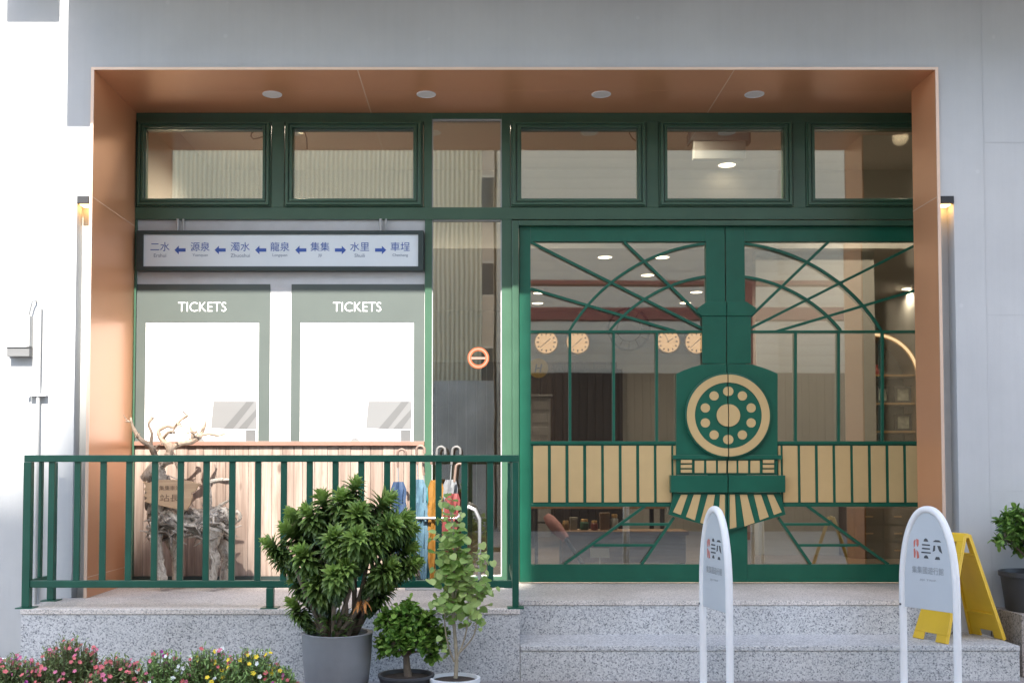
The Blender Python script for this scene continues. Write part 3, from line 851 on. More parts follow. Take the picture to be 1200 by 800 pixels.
for i, (kd, c9) in enumerate(zip(kinds[:6], cols9)):
    wv, hv = r9.uniform(0.05, 0.075), r9.uniform(0.06, 0.15); cxx = gx + wv / 2; cyy = 1.80 + r9.uniform(0, 0.08)
    nm = "storage_box" if "box" in kd else "jar" if "jar" in kd else "tin"
    tt = thing(nm, (cxx, cyy, bz), kd + " on the low bench inside the left door", nm.replace("_", " "), "goods on the low bench")
    m9 = paint(kd.replace(" ", "_"), sh(c9, 0.5), 0.35, 0, 0.1, 12, 0)
    if nm == "storage_box":
        MB().box(cxx - wv / 2, cxx + wv / 2, cyy - 0.03, cyy + 0.03, bz + 0.0005, bz + hv * 0.75).build("body", m9, tt, tt.location, bevel=0.003)
        MB().box(cxx - wv / 2 - 0.003, cxx + wv / 2 + 0.003, cyy - 0.033, cyy + 0.033, bz + hv * 0.752, bz + hv).build("lid", m9, tt, tt.location, bevel=0.003)
    else:
        MB().lathe([(wv * 0.42, bz + 0.0005), (wv * 0.5, bz + 0.01), (wv * 0.5, bz + hv * 0.7), (wv * 0.36, bz + hv * 0.8)], cxx, cyy, 20).build("body", m9, tt, tt.location, smooth=True)
        MB().lathe([(wv * 0.40, bz + hv * 0.801), (wv * 0.40, bz + hv), (wv * 0.36, bz + hv + 0.004)], cxx, cyy, 20).build("lid", M_gold, tt, tt.location, smooth=True)
    gx += wv + r9.uniform(0.008, 0.022)
a_, b_, c_ = [Vector((P(*q_)[0], q_[2], P(*q_)[1])) for q_ in ((640, 604, 1.40), (663, 631, 1.33), (691, 662, 1.25))]
c_.z = Z_DECK + 0.012
t = thing("parasol", (c_.x, c_.y, Z_DECK), "furled dusty pink parasol with dark handle leaning behind the lower left door glass", "parasol")
o = MB(); o.tube([a_, a_.lerp(b_, 0.2), a_.lerp(b_, 0.55), b_], [0.026, 0.042, 0.044, 0.030], 14); o.build("cover", paint("dusty_pink_cloth", (0.42, 0.20, 0.20), 0.8, 0, 0.15, 20, 0.1), t, t.location, smooth=True)
o = MB(); o.tube([b_, b_.lerp(c_, 0.5), c_], [0.014, 0.014, 0.017], 10); o.build("handle", M_black, t, t.location, smooth=True)
# stand that the parasol leans on
o = MB(); o.tube([(a_.x - 0.07, 1.44, Z_DECK), (a_.x - 0.07, 1.44, a_.z + 0.05)], 0.012, 8); o.tube([(a_.x - 0.07, 1.44, a_.z - 0.05), (a_.x + 0.08, 1.44, a_.z - 0.05)], 0.008, 8); o.box(a_.x - 0.16, a_.x + 0.02, 1.38, 1.50, Z_DECK, Z_DECK + 0.012)
tag(o.build("display_stand", M_black), "thin black stand carrying the furled parasol inside the left door", "stand")
cx0, cx1 = PX(691, 1.5), PX(713, 1.5)
o = MB(); o.box(cx0, cx1, 1.50, 1.505, PZ(653, 1.5), PZ(642, 1.5)); o.box((cx0 + cx1) / 2 - 0.004, (cx0 + cx1) / 2 + 0.004, 1.5055, 1.512, Z_DECK, PZ(646, 1.5)); o.box((cx0 + cx1) / 2 - 0.04, (cx0 + cx1) / 2 + 0.04, 1.49, 1.55, Z_DECK, Z_DECK + 0.004)
tag(o.build("price_card", M_white), "small white card on a stand before the low bench, behind the door glass", "card")
# drawer chest behind right door
X0, X1 = PX(985, 3.0), PX(1075, 3.0)
t = thing("drawer_chest", ((X0 + X1) / 2, 3.0, Z_DECK), "dark brown chest of many small drawers behind the right door", "cabinet")
MB().box(X0, X1 + 0.3, 2.72, 3.1, Z_DECK - 0.001, PZ(595, 2.72)).build("carcass", M_darkwood, t, t.location, bevel=0.003)
h0 = (PZ(595, 2.72) - Z_DECK) / 3
nd = 4; wdx = (X1 + 0.3 - X0) / nd
for i in range(nd):
    for k in range(3):
        d_ = MB().box(X0 + i * wdx + 0.008, X0 + (i + 1) * wdx - 0.008, 2.708, 2.7195, Z_DECK + k * h0 + 0.008, Z_DECK + (k + 1) * h0 - 0.008).build("drawer", wood_mat("drawer_wood", (0.06, 0.04, 0.03), (0.11, 0.075, 0.055), 'X') if (i == 0 and k == 0) else MATS["drawer_wood"], t, t.location, bevel=0.002)
        cx_ = X0 + (i + 0.5) * wdx
        MB().box(cx_ - 0.03, cx_ + 0.03, 2.69, 2.7075, Z_DECK + (k + 0.5) * h0 - 0.006, Z_DECK + (k + 0.5) * h0 + 0.006).build("handle", M_gold, d_, t.location)
# yellow round board on back wall + small notice
cx_, cz_ = P(631, 431, 6.55)
o = MB(); o.prism([(cx_ + 0.12 * math.cos(2 * math.pi * a / 32), cz_ + 0.12 * math.sin(2 * math.pi * a / 32)) for a in range(32)], 6.57, 6.597)
o.cur = 1
for sx in (-0.03, 0.03): o.bar2((cx_ + sx - 0.01, cz_ - 0.05), (cx_ + sx + 0.01, cz_ + 0.05), 0.02, 6.565, 6.5695)
o.bar2((cx_ - 0.03, cz_), (cx_ + 0.03, cz_), 0.018, 6.5655, 6.5698)
tag(o.build("round_sign", [paint("dull_yellow_board", (0.42, 0.27, 0.03), 0.5), M_black]), "dull yellow round sign with dark strokes on the back wall", "sign")
cx0, cx1 = PX(622, 5.6), PX(645, 5.6)
o = MB(); o.box(cx0, cx1, 5.6, 5.9, Z_DECK, PZ(465, 5.6)); o.box(cx0 - 0.02, cx1 + 0.02, 5.58, 5.92, PZ(465, 5.6) + 0.0005, PZ(462, 5.6)); 
for q in range(3): o.box(cx0 + 0.02, cx1 - 0.02, 5.592, 5.599, PZ(480 + 15 * q, 5.6), PZ(470 + 15 * q, 5.6))
tag(o.build("cabinet", paint("grey_cabinet", (0.22, 0.21, 0.21), 0.5), bevel=0.004), "grey cabinet against the back wall at the left edge of the door glass", "cabinet")

# ---- station name sign
SY = FY - 0.035
sx0, sx1, sz0, sz1 = P(160, 270, SY)[0], P(496.3, 270, SY)[0], PZ(317, SY), PZ(270, SY)
t = thing("station_sign", ((sx0 + sx1) / 2, SY, sz0), "long framed pale blue sign of station names and arrows above the ticket boards", "sign")
px0, px1, pz0, pz1 = P(168, 270, SY)[0], P(490, 270, SY)[0], PZ(312, SY), PZ(274.3, SY)
MB().ringpoly([(sx0, sz0), (sx1, sz0), (sx1, sz1), (sx0, sz1)], [(px0, pz0), (px1, pz0), (px1, pz1), (px0, pz1)], SY, TY - 0.001).build("frame", M_signframe, t, t.location, bevel=0.002)
MB().box(px0, px1, SY + 0.012, TY - 0.001, pz0, pz1).build("panel", M_signface, t, t.location)
ty = SY + 0.0105
def S(px, py): return P(px, py, ty)
for cx, s_, e_ in ((187.5, "二水", "Ershui"), (234.5, "源泉", "Yuanquan"), (281.5, "濁水", "Zhuoshui"), (328, "龍泉", "Longquan"), (375, "集集", "Jiji"), (421.5, "水里", "Shuili"), (469, "車埕", "Checheng")):
    X_, Z_ = S(cx, 289); k_ = S(cx + 1, 289)[0] - X_
    text_mb(s_, 10.6 * k_, X_, Z_, ty, width=22.4 * k_).build('lettering', M_blue, t, t.location)
    X_, Z_ = S(cx, 299.3)
    text_mb(e_, 4.2 * k_, X_, Z_, ty).build('small_lettering', M_lblue, t, t.location)
for cx, dr in ((211, -1), (258, -1), (305.5, -1), (352.5, -1), (399, 1), (446, 1)):
    q = [(-6.5, 0), (-1.5, -5), (-1.5, -1.9), (6.5, -1.9), (6.5, 1.9), (-1.5, 1.9), (-1.5, 5)]
    ar = MB(); ar.prism([S(cx - dr * a, 293 + b) for a, b in q], ty - 0.0005, ty + 0.001); ar.build("arrow", M_blue, t, t.location)
for px in (206.5, 213, 445.5, 452):
    x_ = P(px, 264, SY)[0]; hg = MB(); hg.tube([(x_, SY + 0.03, sz1 - 0.001), (x_, SY + 0.03, zh0 + 0.001)], 0.010 if px in (206.5, 445.5) else 0.006, 10)
    hg.build("hanger_rod", M_greymetal, t, t.location, smooth=True)

# ---- ticket boards
for ox, lab in ((0, "grey-green ticket board with blank white panel, beside the copper reveal"), (181.6, "grey-green ticket board with blank white panel, beside the narrow side window")):
    BY = TY - 0.006
    q = lambda px, py: P(px + ox, py, BY)
    x0_, x1_ = q(159.5, 420)[0], q(316 if ox == 0 else 315.5, 420)[0]
    zt_, zb_ = PZ(333, BY), zl1 + 0.001
    t = thing("ticket_board", ((x0_ + x1_) / 2, BY, zb_), lab, "ticket board", "ticket boards")
    wx0, wx1 = q(170.3, 420)[0], q(303.2, 420)[0]
    wz1 = PZ(377.5, BY)
    f = MB()
    f.box(x0_, wx0, BY, TY - 0.0005, zb_, wz1); f.box(wx1, x1_, BY, TY - 0.0005, zb_, wz1); f.box(x0_, x1_, BY, TY - 0.0005, wz1, zt_)
    f.build("frame", M_ticket, t, t.location)
    MB().box(wx0, wx1, BY + 0.003, TY - 0.0005, zb_, wz1).build("panel", M_white, t, t.location)
    X_, Z_ = q(237, 359.5); k_ = q(238, 359.5)[0] - X_
    text_mb("TICKETS", 11.2 * k_, X_, Z_, BY - 0.001, width=56.5 * k_, thin=-0.005).build("lettering", M_white, t, t.location)
    gy = BY + 0.002
    pr = lambda pts, y_: MB().prism([P(a + ox, b, gy) for a, b in pts], y_, gy + 0.0009)
    o = MB()
    o.prism([P(a + ox, b, gy) for a, b in [(250, 470), (300.5, 470), (300.5, 503), (247, 501.5)]], gy, gy + 0.0009)
    o.cur = 1
    o.prism([P(a + ox, b, gy) for a, b in [(288, 503.4), (299.5, 503.4), (299.5, 517), (288, 517)]], gy - 0.0002, gy + 0.0009)
    for tri in ([(262, 501.9), (289, 470.4), (298, 470.4), (273, 502.2)], [(279, 502.2), (300.4, 479), (300.4, 487), (289, 502.6)]):
        o.prism([P(a + ox, b, gy) for a, b in tri], gy - 0.0006, gy - 0.0002)
    o.cur = 0
    pts = [(247, 507), (268, 508), (269.5, 512), (254, 513), (255, 516)]
    for a, b in zip(pts, pts[1:]): o.bar2(P(a[0] + ox, a[1], gy), P(b[0] + ox, b[1], gy), 0.004, gy, gy + 0.0009)
    o.prism([P(a + ox, b, gy) for a, b in [(229, 517), (231, 513.5), (236, 513), (239, 515), (240, 517)]], gy, gy + 0.0009)
    o.build("monitor_graphic", [M_gfx_l, M_gfx_d], t, t.location)

# ---- orange roundel on the side glass
RY = FY + 0.027
cx_, cz_ = P(560.5, 419.2, RY); rs = (P(561.5, 419, RY)[0] - cx_)
t = thing("roundel_sticker", (cx_, RY, cz_), "orange ring sticker with a pale crossbar on narrow side window", "sticker")
c3 = lambda q: [(cx_ + q * rs * math.cos(2 * math.pi * a / 40), cz_ + q * rs * math.sin(2 * math.pi * a / 40)) for a in range(40)]
MB().ringpoly(c3(12.6), c3(8.2), RY, RY + 0.002).build("ring", M_orange, t, t.location)
MB().box(cx_ - 8.4 * rs, cx_ + 8.4 * rs, RY - 0.0006, RY + 0.001, cz_ - 1.6 * rs, cz_ + 0.9 * rs).build("crossbar", M_pinkwhite, t, t.location)
MB().ringpoly(c3(11.2), c3(9.8), RY - 0.0005, RY).build("inner_band", M_pinkwhite, t, t.location)

# ---- wall lights in the grooves
for gx0, gx1, lab in ((GL0, GL1, "small black wall light atop the groove on the left wall"), (GR0, GR1, "small black wall light glowing warm atop the right wall groove")):
    cx_ = (gx0 + gx1) / 2
    t = thing("wall_light", (cx_, 0.0, zg - 0.05), lab, "wall light", "wall lights in the grooves")
    MB().box(gx0 + 0.003, gx1 - 0.003, -0.012, 0.0885, zg - 0.045, zg - 0.001).build("housing", M_black, t, t.location, bevel=0.002)
    MB().box(gx0 + 0.012, gx1 - 0.012, 0.01, 0.075, zg - 0.050, zg - 0.0455).build("lens", M_warm, t, t.location)

# ---- railing
RLY = PLY + 0.045
rail = thing("railing", (PX(320, RLY), RLY, Z_DECK), "dark green metal railing along the raised terrace edge", "railing")
org = rail.location
yq = lambda py: PZ(py, RLY)
xq = lambda px, py=610: P(px, py, RLY)[0]
zr_t0, zr_t1, zr_b0, zr_b1 = yq(541), yq(533), yq(688), yq(679.5)
RL0, RL1 = xq(33), xq(604)
hw = 0.017
MB().box(RL0 - 0.02, RL1 + 0.02, RLY - 0.02, RLY + 0.02, zr_t0, zr_t1).build("top_rail", M_rail, rail, org, bevel=0.003)
MB().box(RL0 + 0.02, RL1 - 0.02, RLY - 0.015, RLY + 0.015, zr_b0, zr_b1).build("bottom_rail", M_rail, rail, org, bevel=0.003)
def post(x, y, h=0.02, foot=True, z1=None):
    MB().box(x - h, x + h, y - h, y + h, Z_DECK + 0.006, z1 or zr_t0 - 0.0005).build("post", M_rail, rail, org, bevel=0.003)
    if foot: MB().box(x - 0.045, x + 0.045, y - 0.045, y + 0.045, Z_DECK, Z_DECK + 0.006).build("foot_plate", M_rail, rail, org)
post(RL0, RLY, 0.0215); post(RL1, RLY, 0.0175)
post(xq(317.5), RLY, 0.02, True, zr_b0 - 0.0005)
BYR = -0.13
post(RL0, BYR); post(RL1, 0.55)
for yb_, x_ in ((BYR, RL0), (0.55, RL1)):
    MB().box(x_ - 0.0195, x_ + 0.0195, RLY + 0.02, yb_ + 0.02, zr_t0 + 0.0004, zr_t1 - 0.0004).build("top_rail", M_rail, rail, org, bevel=0.003)
    MB().box(x_ - 0.013, x_ + 0.013, RLY + 0.022, yb_ - 0.02, zr_b0 + 0.0004, zr_b1 - 0.0004).build("bottom_rail", M_rail, rail, org, bevel=0.003)
for i in range(18):
    px = 60.2 + 30.25 * i
    MB().box(xq(px) - hw, xq(px) + hw, RLY - 0.008, RLY + 0.008, zr_b1 - 0.001, zr_t0 + 0.001).build("baluster", M_rail, rail, org, bevel=0.002)
MB().box(RL0 - 0.008, RL0 + 0.008, (RLY + BYR) / 2 - hw, (RLY + BYR) / 2 + hw, zr_b1 - 0.001, zr_t0 + 0.001).build("baluster", M_rail, rail, org, bevel=0.002)
for i in range(1, 7):
    y_ = RLY + (0.55 - RLY) * i / 7
    MB().box(RL1 - 0.008, RL1 + 0.008, y_ - hw, y_ + hw, zr_b1 - 0.001, zr_t0 + 0.001).build("baluster", M_rail, rail, org, bevel=0.002)

# ---- left wall fittings
q = lambda px, py: P(px, py, 0)
t = thing("wall_bracket", (q(30, 410)[0], 0, q(30, 419)[1]), "small grey metal wall box with hooked strap on the sunlit left wall", "wall bracket")
o = MB(); a, b = q(12.5, 408.5), q(38.5, 418.5); o.box(a[0], b[0], -0.05, -0.001, b[1], a[1]); o.box(a[0] - 0.008, b[0], -0.056, -0.001, a[1] + 0.0005, a[1] + 0.006)
o.build("box", paint("dull_zinc", (0.15, 0.15, 0.15), 0.5, 0.2), t, t.location, bevel=0.002)
o = MB(); a, b = q(34.5, 371), q(38.5, 408); o.box(a[0], b[0], -0.05, -0.001, b[1] + 0.007, a[1])
o.build("strap", M_greymetal, t, t.location)
o = MB(); a, b, c_ = q(36, 371), q(40.5, 354), q(43, 352.5); o.tube([(a[0], -0.03, a[1] - 0.004), (b[0], -0.035, b[1]), (c_[0], -0.02, c_[1]), (c_[0], -0.001, c_[1] - 0.004)], 0.006, 8)
o.build("hook", M_metal, t, t.location, smooth=True)
o = MB(); a, b = q(48.5, 359), q(49.5, 700); o.tube([(a[0], -0.022, a[1]), (a[0], -0.022, Z_DECK * 0.3)], 0.011, 10)
t = thing("conduit_pipe", (a[0], -0.022, 0), "thin grey conduit pipe running down the left wall", "pipe")
o.build("pipe", M_greymetal, t, t.location, smooth=True)
o = MB(); z_ = q(48, 463)[1]; o.box(a[0] - 0.05, a[0] + 0.05, -0.040, -0.001, z_ - 0.006, z_ + 0.006); o.tube([(a[0] - 0.06, -0.02, z_ - 0.012), (a[0] - 0.06, -0.02, z_ + 0.012)], 0.008)
o.build("clamp", M_white, t, t.location)
o = MB(); a, b = q(-30, 768), q(24, 766)
for k in range(2): pass
o.tube([(PX(-160, -0.25), -0.25, 0.045), (PX(6, -0.25), -0.25, 0.045), (PX(22, -0.3), -0.30, 0.05)], 0.045, 16)
tag(o.build("drain_pipe", M_signwhite, smooth=True), "short fat white pipe lying at the foot of the left wall", "pipe")

# ---- driftwood deer
DEY = 0.40
def E(px, py, dy=0.0):
    x_, z_ = P(px, py, DEY + dy); return Vector((x_, DEY + dy, z_))
deer = thing("deer_sculpture", (E(225, 680)[0], DEY, Z_DECK), "driftwood deer sculpture with branching antlers standing behind the railing", "sculpture")
def drift(name):
    m, nt, out = new_mat(name)
    b = N(nt, "ShaderNodeBsdfPrincipled", Roughness=0.85)
    n = N(nt, "ShaderNodeTexNoise", Scale=28.0, Detail=8.0, Roughness=0.7, Distortion=1.5)
    nt.links.new(coords(nt, (1, 1, 0.6)), n.inputs["Vector"])
    at = nt.nodes.new("ShaderNodeAttribute"); at.attribute_name = "tone"
    c = ramp(nt, n.outputs["Fac"], [(0.32, (0.09, 0.077, 0.067)), (0.44, (0.43, 0.39, 0.345)), (0.64, (0.68, 0.63, 0.57))])
    tr = ramp(nt, at.outputs["Fac"], [(0.0, (0.28, 0.25, 0.22)), (1.0, (1.15, 1.1, 1.02))])
    mx = N(nt, "ShaderNodeMix", data_type='RGBA', blend_type='MULTIPLY'); mx.inputs[0].default_value = 1.0
    nt.links.new(c, mx.inputs[6]); nt.links.new(tr, mx.inputs[7]); nt.links.new(mx.outputs[2], b.inputs["Base Color"])
    bp = N(nt, "ShaderNodeBump", Strength=0.8, Distance=0.01)
    nt.links.new(n.outputs["Fac"], bp.inputs["Height"]); nt.links.new(bp.outputs[0], b.inputs["Normal"])
    nt.links.new(b.outputs[0], out.inputs[0]); return m
M_driftwood = drift("driftwood")
r5 = random.Random(11)
db = MB()
def spline(pts, n_=5):
    res = []
    for i in range(len(pts) - 1):
        p0, p1, p2, p3 = pts[max(i - 1, 0)], pts[i], pts[i + 1], pts[min(i + 2, len(pts) - 1)]
        for k in range(n_):
            t_ = k / n_
            res.append(0.5 * ((2 * p1) + (p2 - p0) * t_ + (2 * p0 - 5 * p1 + 4 * p2 - p3) * t_ ** 2 + (3 * p1 - p0 - 3 * p2 + p3) * t_ ** 3))
    res.append(pts[-1]); return res
def limb(pts, rads, seg=10, jit=0.12, tone=None, mb=None):
    n_ = 5
    sp = spline(pts, n_)
    rr = []
    for i in range(len(sp)):
        k = i / n_; a = min(int(k), len(rads) - 1); b = min(a + 1, len(rads) - 1)
        rr.append((rads[a] + (rads[b] - rads[a]) * (k - a)) * r5.uniform(1 - jit, 1 + jit))
    (mb or db).tube(sp, rr, seg, True, tone if tone is not None else r5.uniform(0.4, 0.9))
torso = [E(176, 612), E(186, 608), E(205, 609), E(230, 612), E(252, 610), E(266, 612), E(271, 618)]
trad = [0.040, 0.080, 0.086, 0.074, 0.082, 0.075, 0.03]
limb(torso, trad, 14, 0.06, 0.3)
neck = [E(188, 600), E(186, 580), E(187, 562), E(184, 552)]
limb(neck, [0.085, 0.062, 0.05, 0.05], 12, 0.08, 0.5)
head = [E(190, 547), E(182, 550), E(174, 556), E(167, 561)]
limb(head, [0.042, 0.05, 0.038, 0.022], 12, 0.06, 0.7)
limb([E(191, 546, 0.03), E(199, 541, 0.06), E(203, 543, 0.08)], [0.012, 0.016, 0.004], 8)
limb([E(189, 546, -0.03), E(196, 540, -0.06), E(200, 541, -0.08)], [0.012, 0.016, 0.004], 8)
legs = [([E(181, 622, -0.05), E(184, 642, -0.05), E(187, 660, -0.04), E(190, 676, -0.05), E(193, 682, -0.05)], [0.05, 0.034, 0.026, 0.024, 0.03]),
        ([E(195, 620, 0.06), E(203, 640, 0.06), E(207, 655, 0.06), E(206, 670, 0.06), E(209, 681, 0.06)], [0.05, 0.033, 0.028, 0.024, 0.03]),
        ([E(252, 618, -0.05), E(247, 640, -0.06), E(253, 655, -0.06), E(250, 670, -0.06), E(248, 682, -0.06)], [0.07, 0.042, 0.028, 0.024, 0.03]),
        ([E(264, 618, 0.06), E(260, 638, 0.07), E(266, 655, 0.07), E(263, 668, 0.07), E(262, 681, 0.07)], [0.07, 0.042, 0.028, 0.024, 0.03])]
for p_, r_ in legs:
    p_[-1].z = Z_DECK + 0.02
    limb(p_, r_, 10, 0.14, 0.6)
    for _ in range(7):
        o1, o2 = r5.uniform(0, 0.5), r5.uniform(0.6, 1.0)
        off = Vector((r5.uniform(-1, 1), r5.uniform(-1, 1), 0)) * 0.022
        sp = spline(p_, 4); a = int(o1 * (len(sp) - 1)); b = int(o2 * (len(sp) - 1))
        db.tube([v + off + Vector((r5.uniform(-1, 1), r5.uniform(-1, 1), 0)) * 0.005 for v in sp[a:b + 1]], [0.008 + 0.009 * r5.random() for _ in sp[a:b + 1]], 6, True, r5.random())
# driftwood pieces wrapped over the body
sp_t = spline(torso, 6)
for _ in range(120):
    i0 = r5.randrange(0, len(sp_t) - 8); ln = r5.randrange(4, 9)
    ang = r5.uniform(-0.6, math.pi + 0.6) * -1; tw = r5.uniform(-0.25, 0.25)
    pts = []
    for k in range(ln):
        c_ = sp_t[min(i0 + k, len(sp_t) - 1)]
        kk = (i0 + k) / 6; a = min(int(kk), len(trad) - 1); b = min(a + 1, len(trad) - 1)
        rr = (trad[a] + (trad[b] - trad[a]) * (kk - a)) * r5.uniform(0.90, 1.07)
        an = ang + tw * k
        pts.append(c_ + Vector((r5.uniform(-.008, .008), math.cos(an) * rr, math.sin(an) * rr * -1 if an > 0 else -math.sin(an) * rr)))
    m_ = r5.uniform(0.010, 0.024)
    db.tube(pts, [m_ * (0.35 + 0.65 * math.sin(math.pi * (k + 0.5) / ln)) for k in range(ln)], 6, True, r5.random())
for _ in range(30):
    h_ = r5.random(); an = r5.uniform(0, 2 * math.pi)
    sp = spline(neck, 5); a = int(h_ * 8); pts = []
    for k in range(6):
        c_ = sp[min(a + k, len(sp) - 1)]; rr = 0.085 - 0.035 * (a + k) / 14
        pts.append(c_ + Vector((math.cos(an + k * 0.1) * rr, math.sin(an + k * 0.1) * rr, 0)))
    db.tube(pts, [0.006, 0.013, 0.015, 0.013, 0.010, 0.004], 6, True, r5.random())
for _ in range(70):      # thin crooked twigs standing off the body
    c_ = E(r5.uniform(176, 268), r5.uniform(598, 632), r5.uniform(-0.11, 0.03))
    d_ = Vector((r5.uniform(-1, 1), r5.uniform(-0.5, 0.2), r5.uniform(-0.7, 0.7))).normalized()
    ln = r5.uniform(0.05, 0.11); k_ = Vector((r5.uniform(-1, 1), r5.uniform(-1, 1), r5.uniform(-1, 1))) * 0.02
    db.tube([c_ - d_ * ln, c_ - d_ * ln * 0.3 + k_, c_ + d_ * ln * 0.4 - k_ * 0.6, c_ + d_ * ln], [0.003, r5.uniform(0.006, 0.012), r5.uniform(0.005, 0.010), 0.002], 6, True, r5.random())
for p_, r_ in legs:
    for _ in range(5):
        sp = spline(p_, 4); a = r5.randrange(0, 6)
        off = Vector((r5.uniform(-1, 1), r5.uniform(-1, 0.3), 0)) * 0.035
        db.tube([v + off * (0.4 + 0.6 * r5.random()) for v in sp[a:a + r5.randrange(4, 9)]], 0.006, 6, True, r5.random())
limb([E(268, 612), E(273, 603), E(279, 600), E(281, 607), E(277, 612)], [0.02, 0.016, 0.014, 0.012, 0.005], 7)
limb([E(246, 598), E(246, 580), E(245, 566), E(257, 562), E(271, 562)], [0.016, 0.012, 0.013, 0.012, 0.006], 7)
limb([E(248, 600, .05), E(258, 592, .05), E(268, 586, .05)], [0.015, 0.012, 0.006], 7)
db.build("body", M_driftwood, deer, org=deer.location, smooth=True)
an_ = MB()
def A(pts, rads, dy=0): limb([E(a, b, dy + c_) for a, b, c_ in pts], rads, 8, 0.15, r5.uniform(0.7, 1.0), an_)
A([(187, 548, 0), (181, 532, -.04), (176, 522, -.08), (165, 515, -.1), (157, 503, -.1), (153, 489, -.1)], [0.022, 0.02, 0.017, 0.016, 0.012, 0.005])
A([(176, 522, -.08), (178, 508, -.1), (174, 497, -.1), (179, 489, -.08)], [0.014, 0.010, 0.008, 0.012])
A([(190, 546, 0), (196, 535, .02), (199, 524, .03), (190, 515, .04), (186, 505, .05), (196, 499, .06)], [0.022, 0.022, 0.026, 0.018, 0.014, 0.010])
A([(196, 499, .06), (204, 500, .06), (212, 492, .06), (220, 486, .06)], [0.009, 0.010, 0.008, 0.013])
A([(199, 526, .03), (210, 520, .06), (224, 517, .08), (234, 510, .1), (238, 503, .1), (242, 493, .1)], [0.022, 0.016, 0.020, 0.020, 0.012, 0.004])
A([(234, 510, .1), (244, 508, .1), (256, 510, .1), (264, 508, .1)], [0.014, 0.010, 0.008, 0.004])
A([(224, 517, .08), (226, 508, .07), (222, 500, .07)], [0.014, 0.012, 0.005])
A([(199, 526, .03), (206, 540, .05), (213, 560, .06)], [0.02, 0.012, 0.008])
A([(190, 515, .04), (198, 506, .0), (205, 506, -.02)], [0.012, 0.009, 0.004])
for _ in range(26):     # fine twigs of the antlers
    src = r5.choice(an_.v); c_ = Vector(src); d_ = Vector((r5.uniform(-1, 1), r5.uniform(-.4, .4), r5.uniform(-0.1, 1))).normalized()
    if c_.z < E(0, 535).z: continue
    ln = r5.uniform(0.03, 0.08); k_ = Vector((r5.uniform(-1, 1), 0, r5.uniform(-1, 1))) * 0.012
    an_.tube([c_, c_ + d_ * ln * 0.5 + k_, c_ + d_ * ln], [0.006, 0.0045, 0.0018], 6, True, 0.6)
an_.build("antler", paint("antler_driftwood", (0.36, 0.27, 0.20), 0.8, 0, 0.5, 25, 0.15, 60), deer, org=deer.location, smooth=True)
# wooden plaque hung on the deer's neck
PYq = DEY - 0.125
Q = lambda px, py: P(px, py, PYq)
pl = [(167, 563), (173, 565.5), (185, 562), (200, 561.5), (220, 563), (235, 566.5), (231, 570), (229, 575), (224, 577.5), (225, 583), (222, 592), (219, 597.5), (205, 596), (190, 592.5), (173, 589), (169, 587), (172, 583), (168, 580), (172, 577), (168, 573), (171, 570)]
pq = thing("wooden_plaque", (Q(197, 580)[0], PYq, Q(197, 596)[1]), "ragged-edged wooden plaque with brown writing hung on the driftwood deer", "plaque")
MB().prism([Q(a, b) for a, b in pl], PYq, PYq + 0.025).build("board", wood_mat("raw_plaque_wood", (0.50, 0.31, 0.17), (0.70, 0.48, 0.29), 'X', 0.6), pq, pq.location, bevel=0.002)
lt = MB(); k_ = Q(198, 580)[0] - Q(197, 580)[0]
text_mb("集集車站", 5.4 * k_, *Q(199, 571.5), PYq - 0.001, mb=lt, width=25 * k_)
text_mb("站長", 8.5 * k_, *Q(199, 583), PYq - 0.001, mb=lt, width=23 * k_)
lt.build("lettering", paint("brown_paint", (0.16, 0.09, 0.05), 0.6), pq, pq.location)
o = MB()
for pa, pb in (((176, 565), (186, 556)), ((216, 563.5), (192, 555))):
    a_, b_ = Q(*pa), E(*pb, -0.04); o.tube([(a_[0], PYq + 0.012, a_[1] - 0.004), tuple(b_)], 0.003, 6)
o.build("cord", M_driftwood, pq, pq.location)

# ---- umbrella stand and umbrellas
UY = 0.50
U = lambda px, py: P(px, py, UY)
ux0, ux1 = U(478, 606)[0], U(562, 606)[0]
st = thing("umbrella_stand", ((ux0 + ux1) / 2, UY, Z_DECK), "low steel umbrella stand holding furled umbrellas by the side window", "umbrella stand")
o = MB()
for dy in (-0.10, 0.10):
    z_ = U(500, 606)[1]
    o.tube([(ux0, UY + dy, Z_DECK), (ux0, UY + dy, z_ - 0.03), (ux0 + 0.03, UY + dy, z_), (ux1 - 0.14, UY + dy, z_)], 0.009, 8)
    zt_ = U(556, 597)[1]
    o.tube([(ux1 - 0.14, UY + dy, z_), (ux1 - 0.07, UY + dy, zt_ + 0.02), (ux1 - 0.03, UY + dy, zt_), (ux1, UY + dy, zt_ - 0.06), (ux1, UY + dy, Z_DECK)], 0.011, 10)
for x_ in [ux0 + (ux1 - 0.14 - ux0) * k / 5 for k in range(6)]: o.tube([(x_, UY - 0.1, U(500, 606)[1]), (x_, UY + 0.1, U(500, 606)[1])], 0.006, 8)
o.build("rack", M_metal, st, st.location, smooth=True)
o = MB(); o.box(ux0, ux1, UY - 0.12, UY + 0.12, Z_DECK + 0.001, Z_DECK + 0.018); o.build("drip_tray", M_greymetal, st, st.location, bevel=0.003)
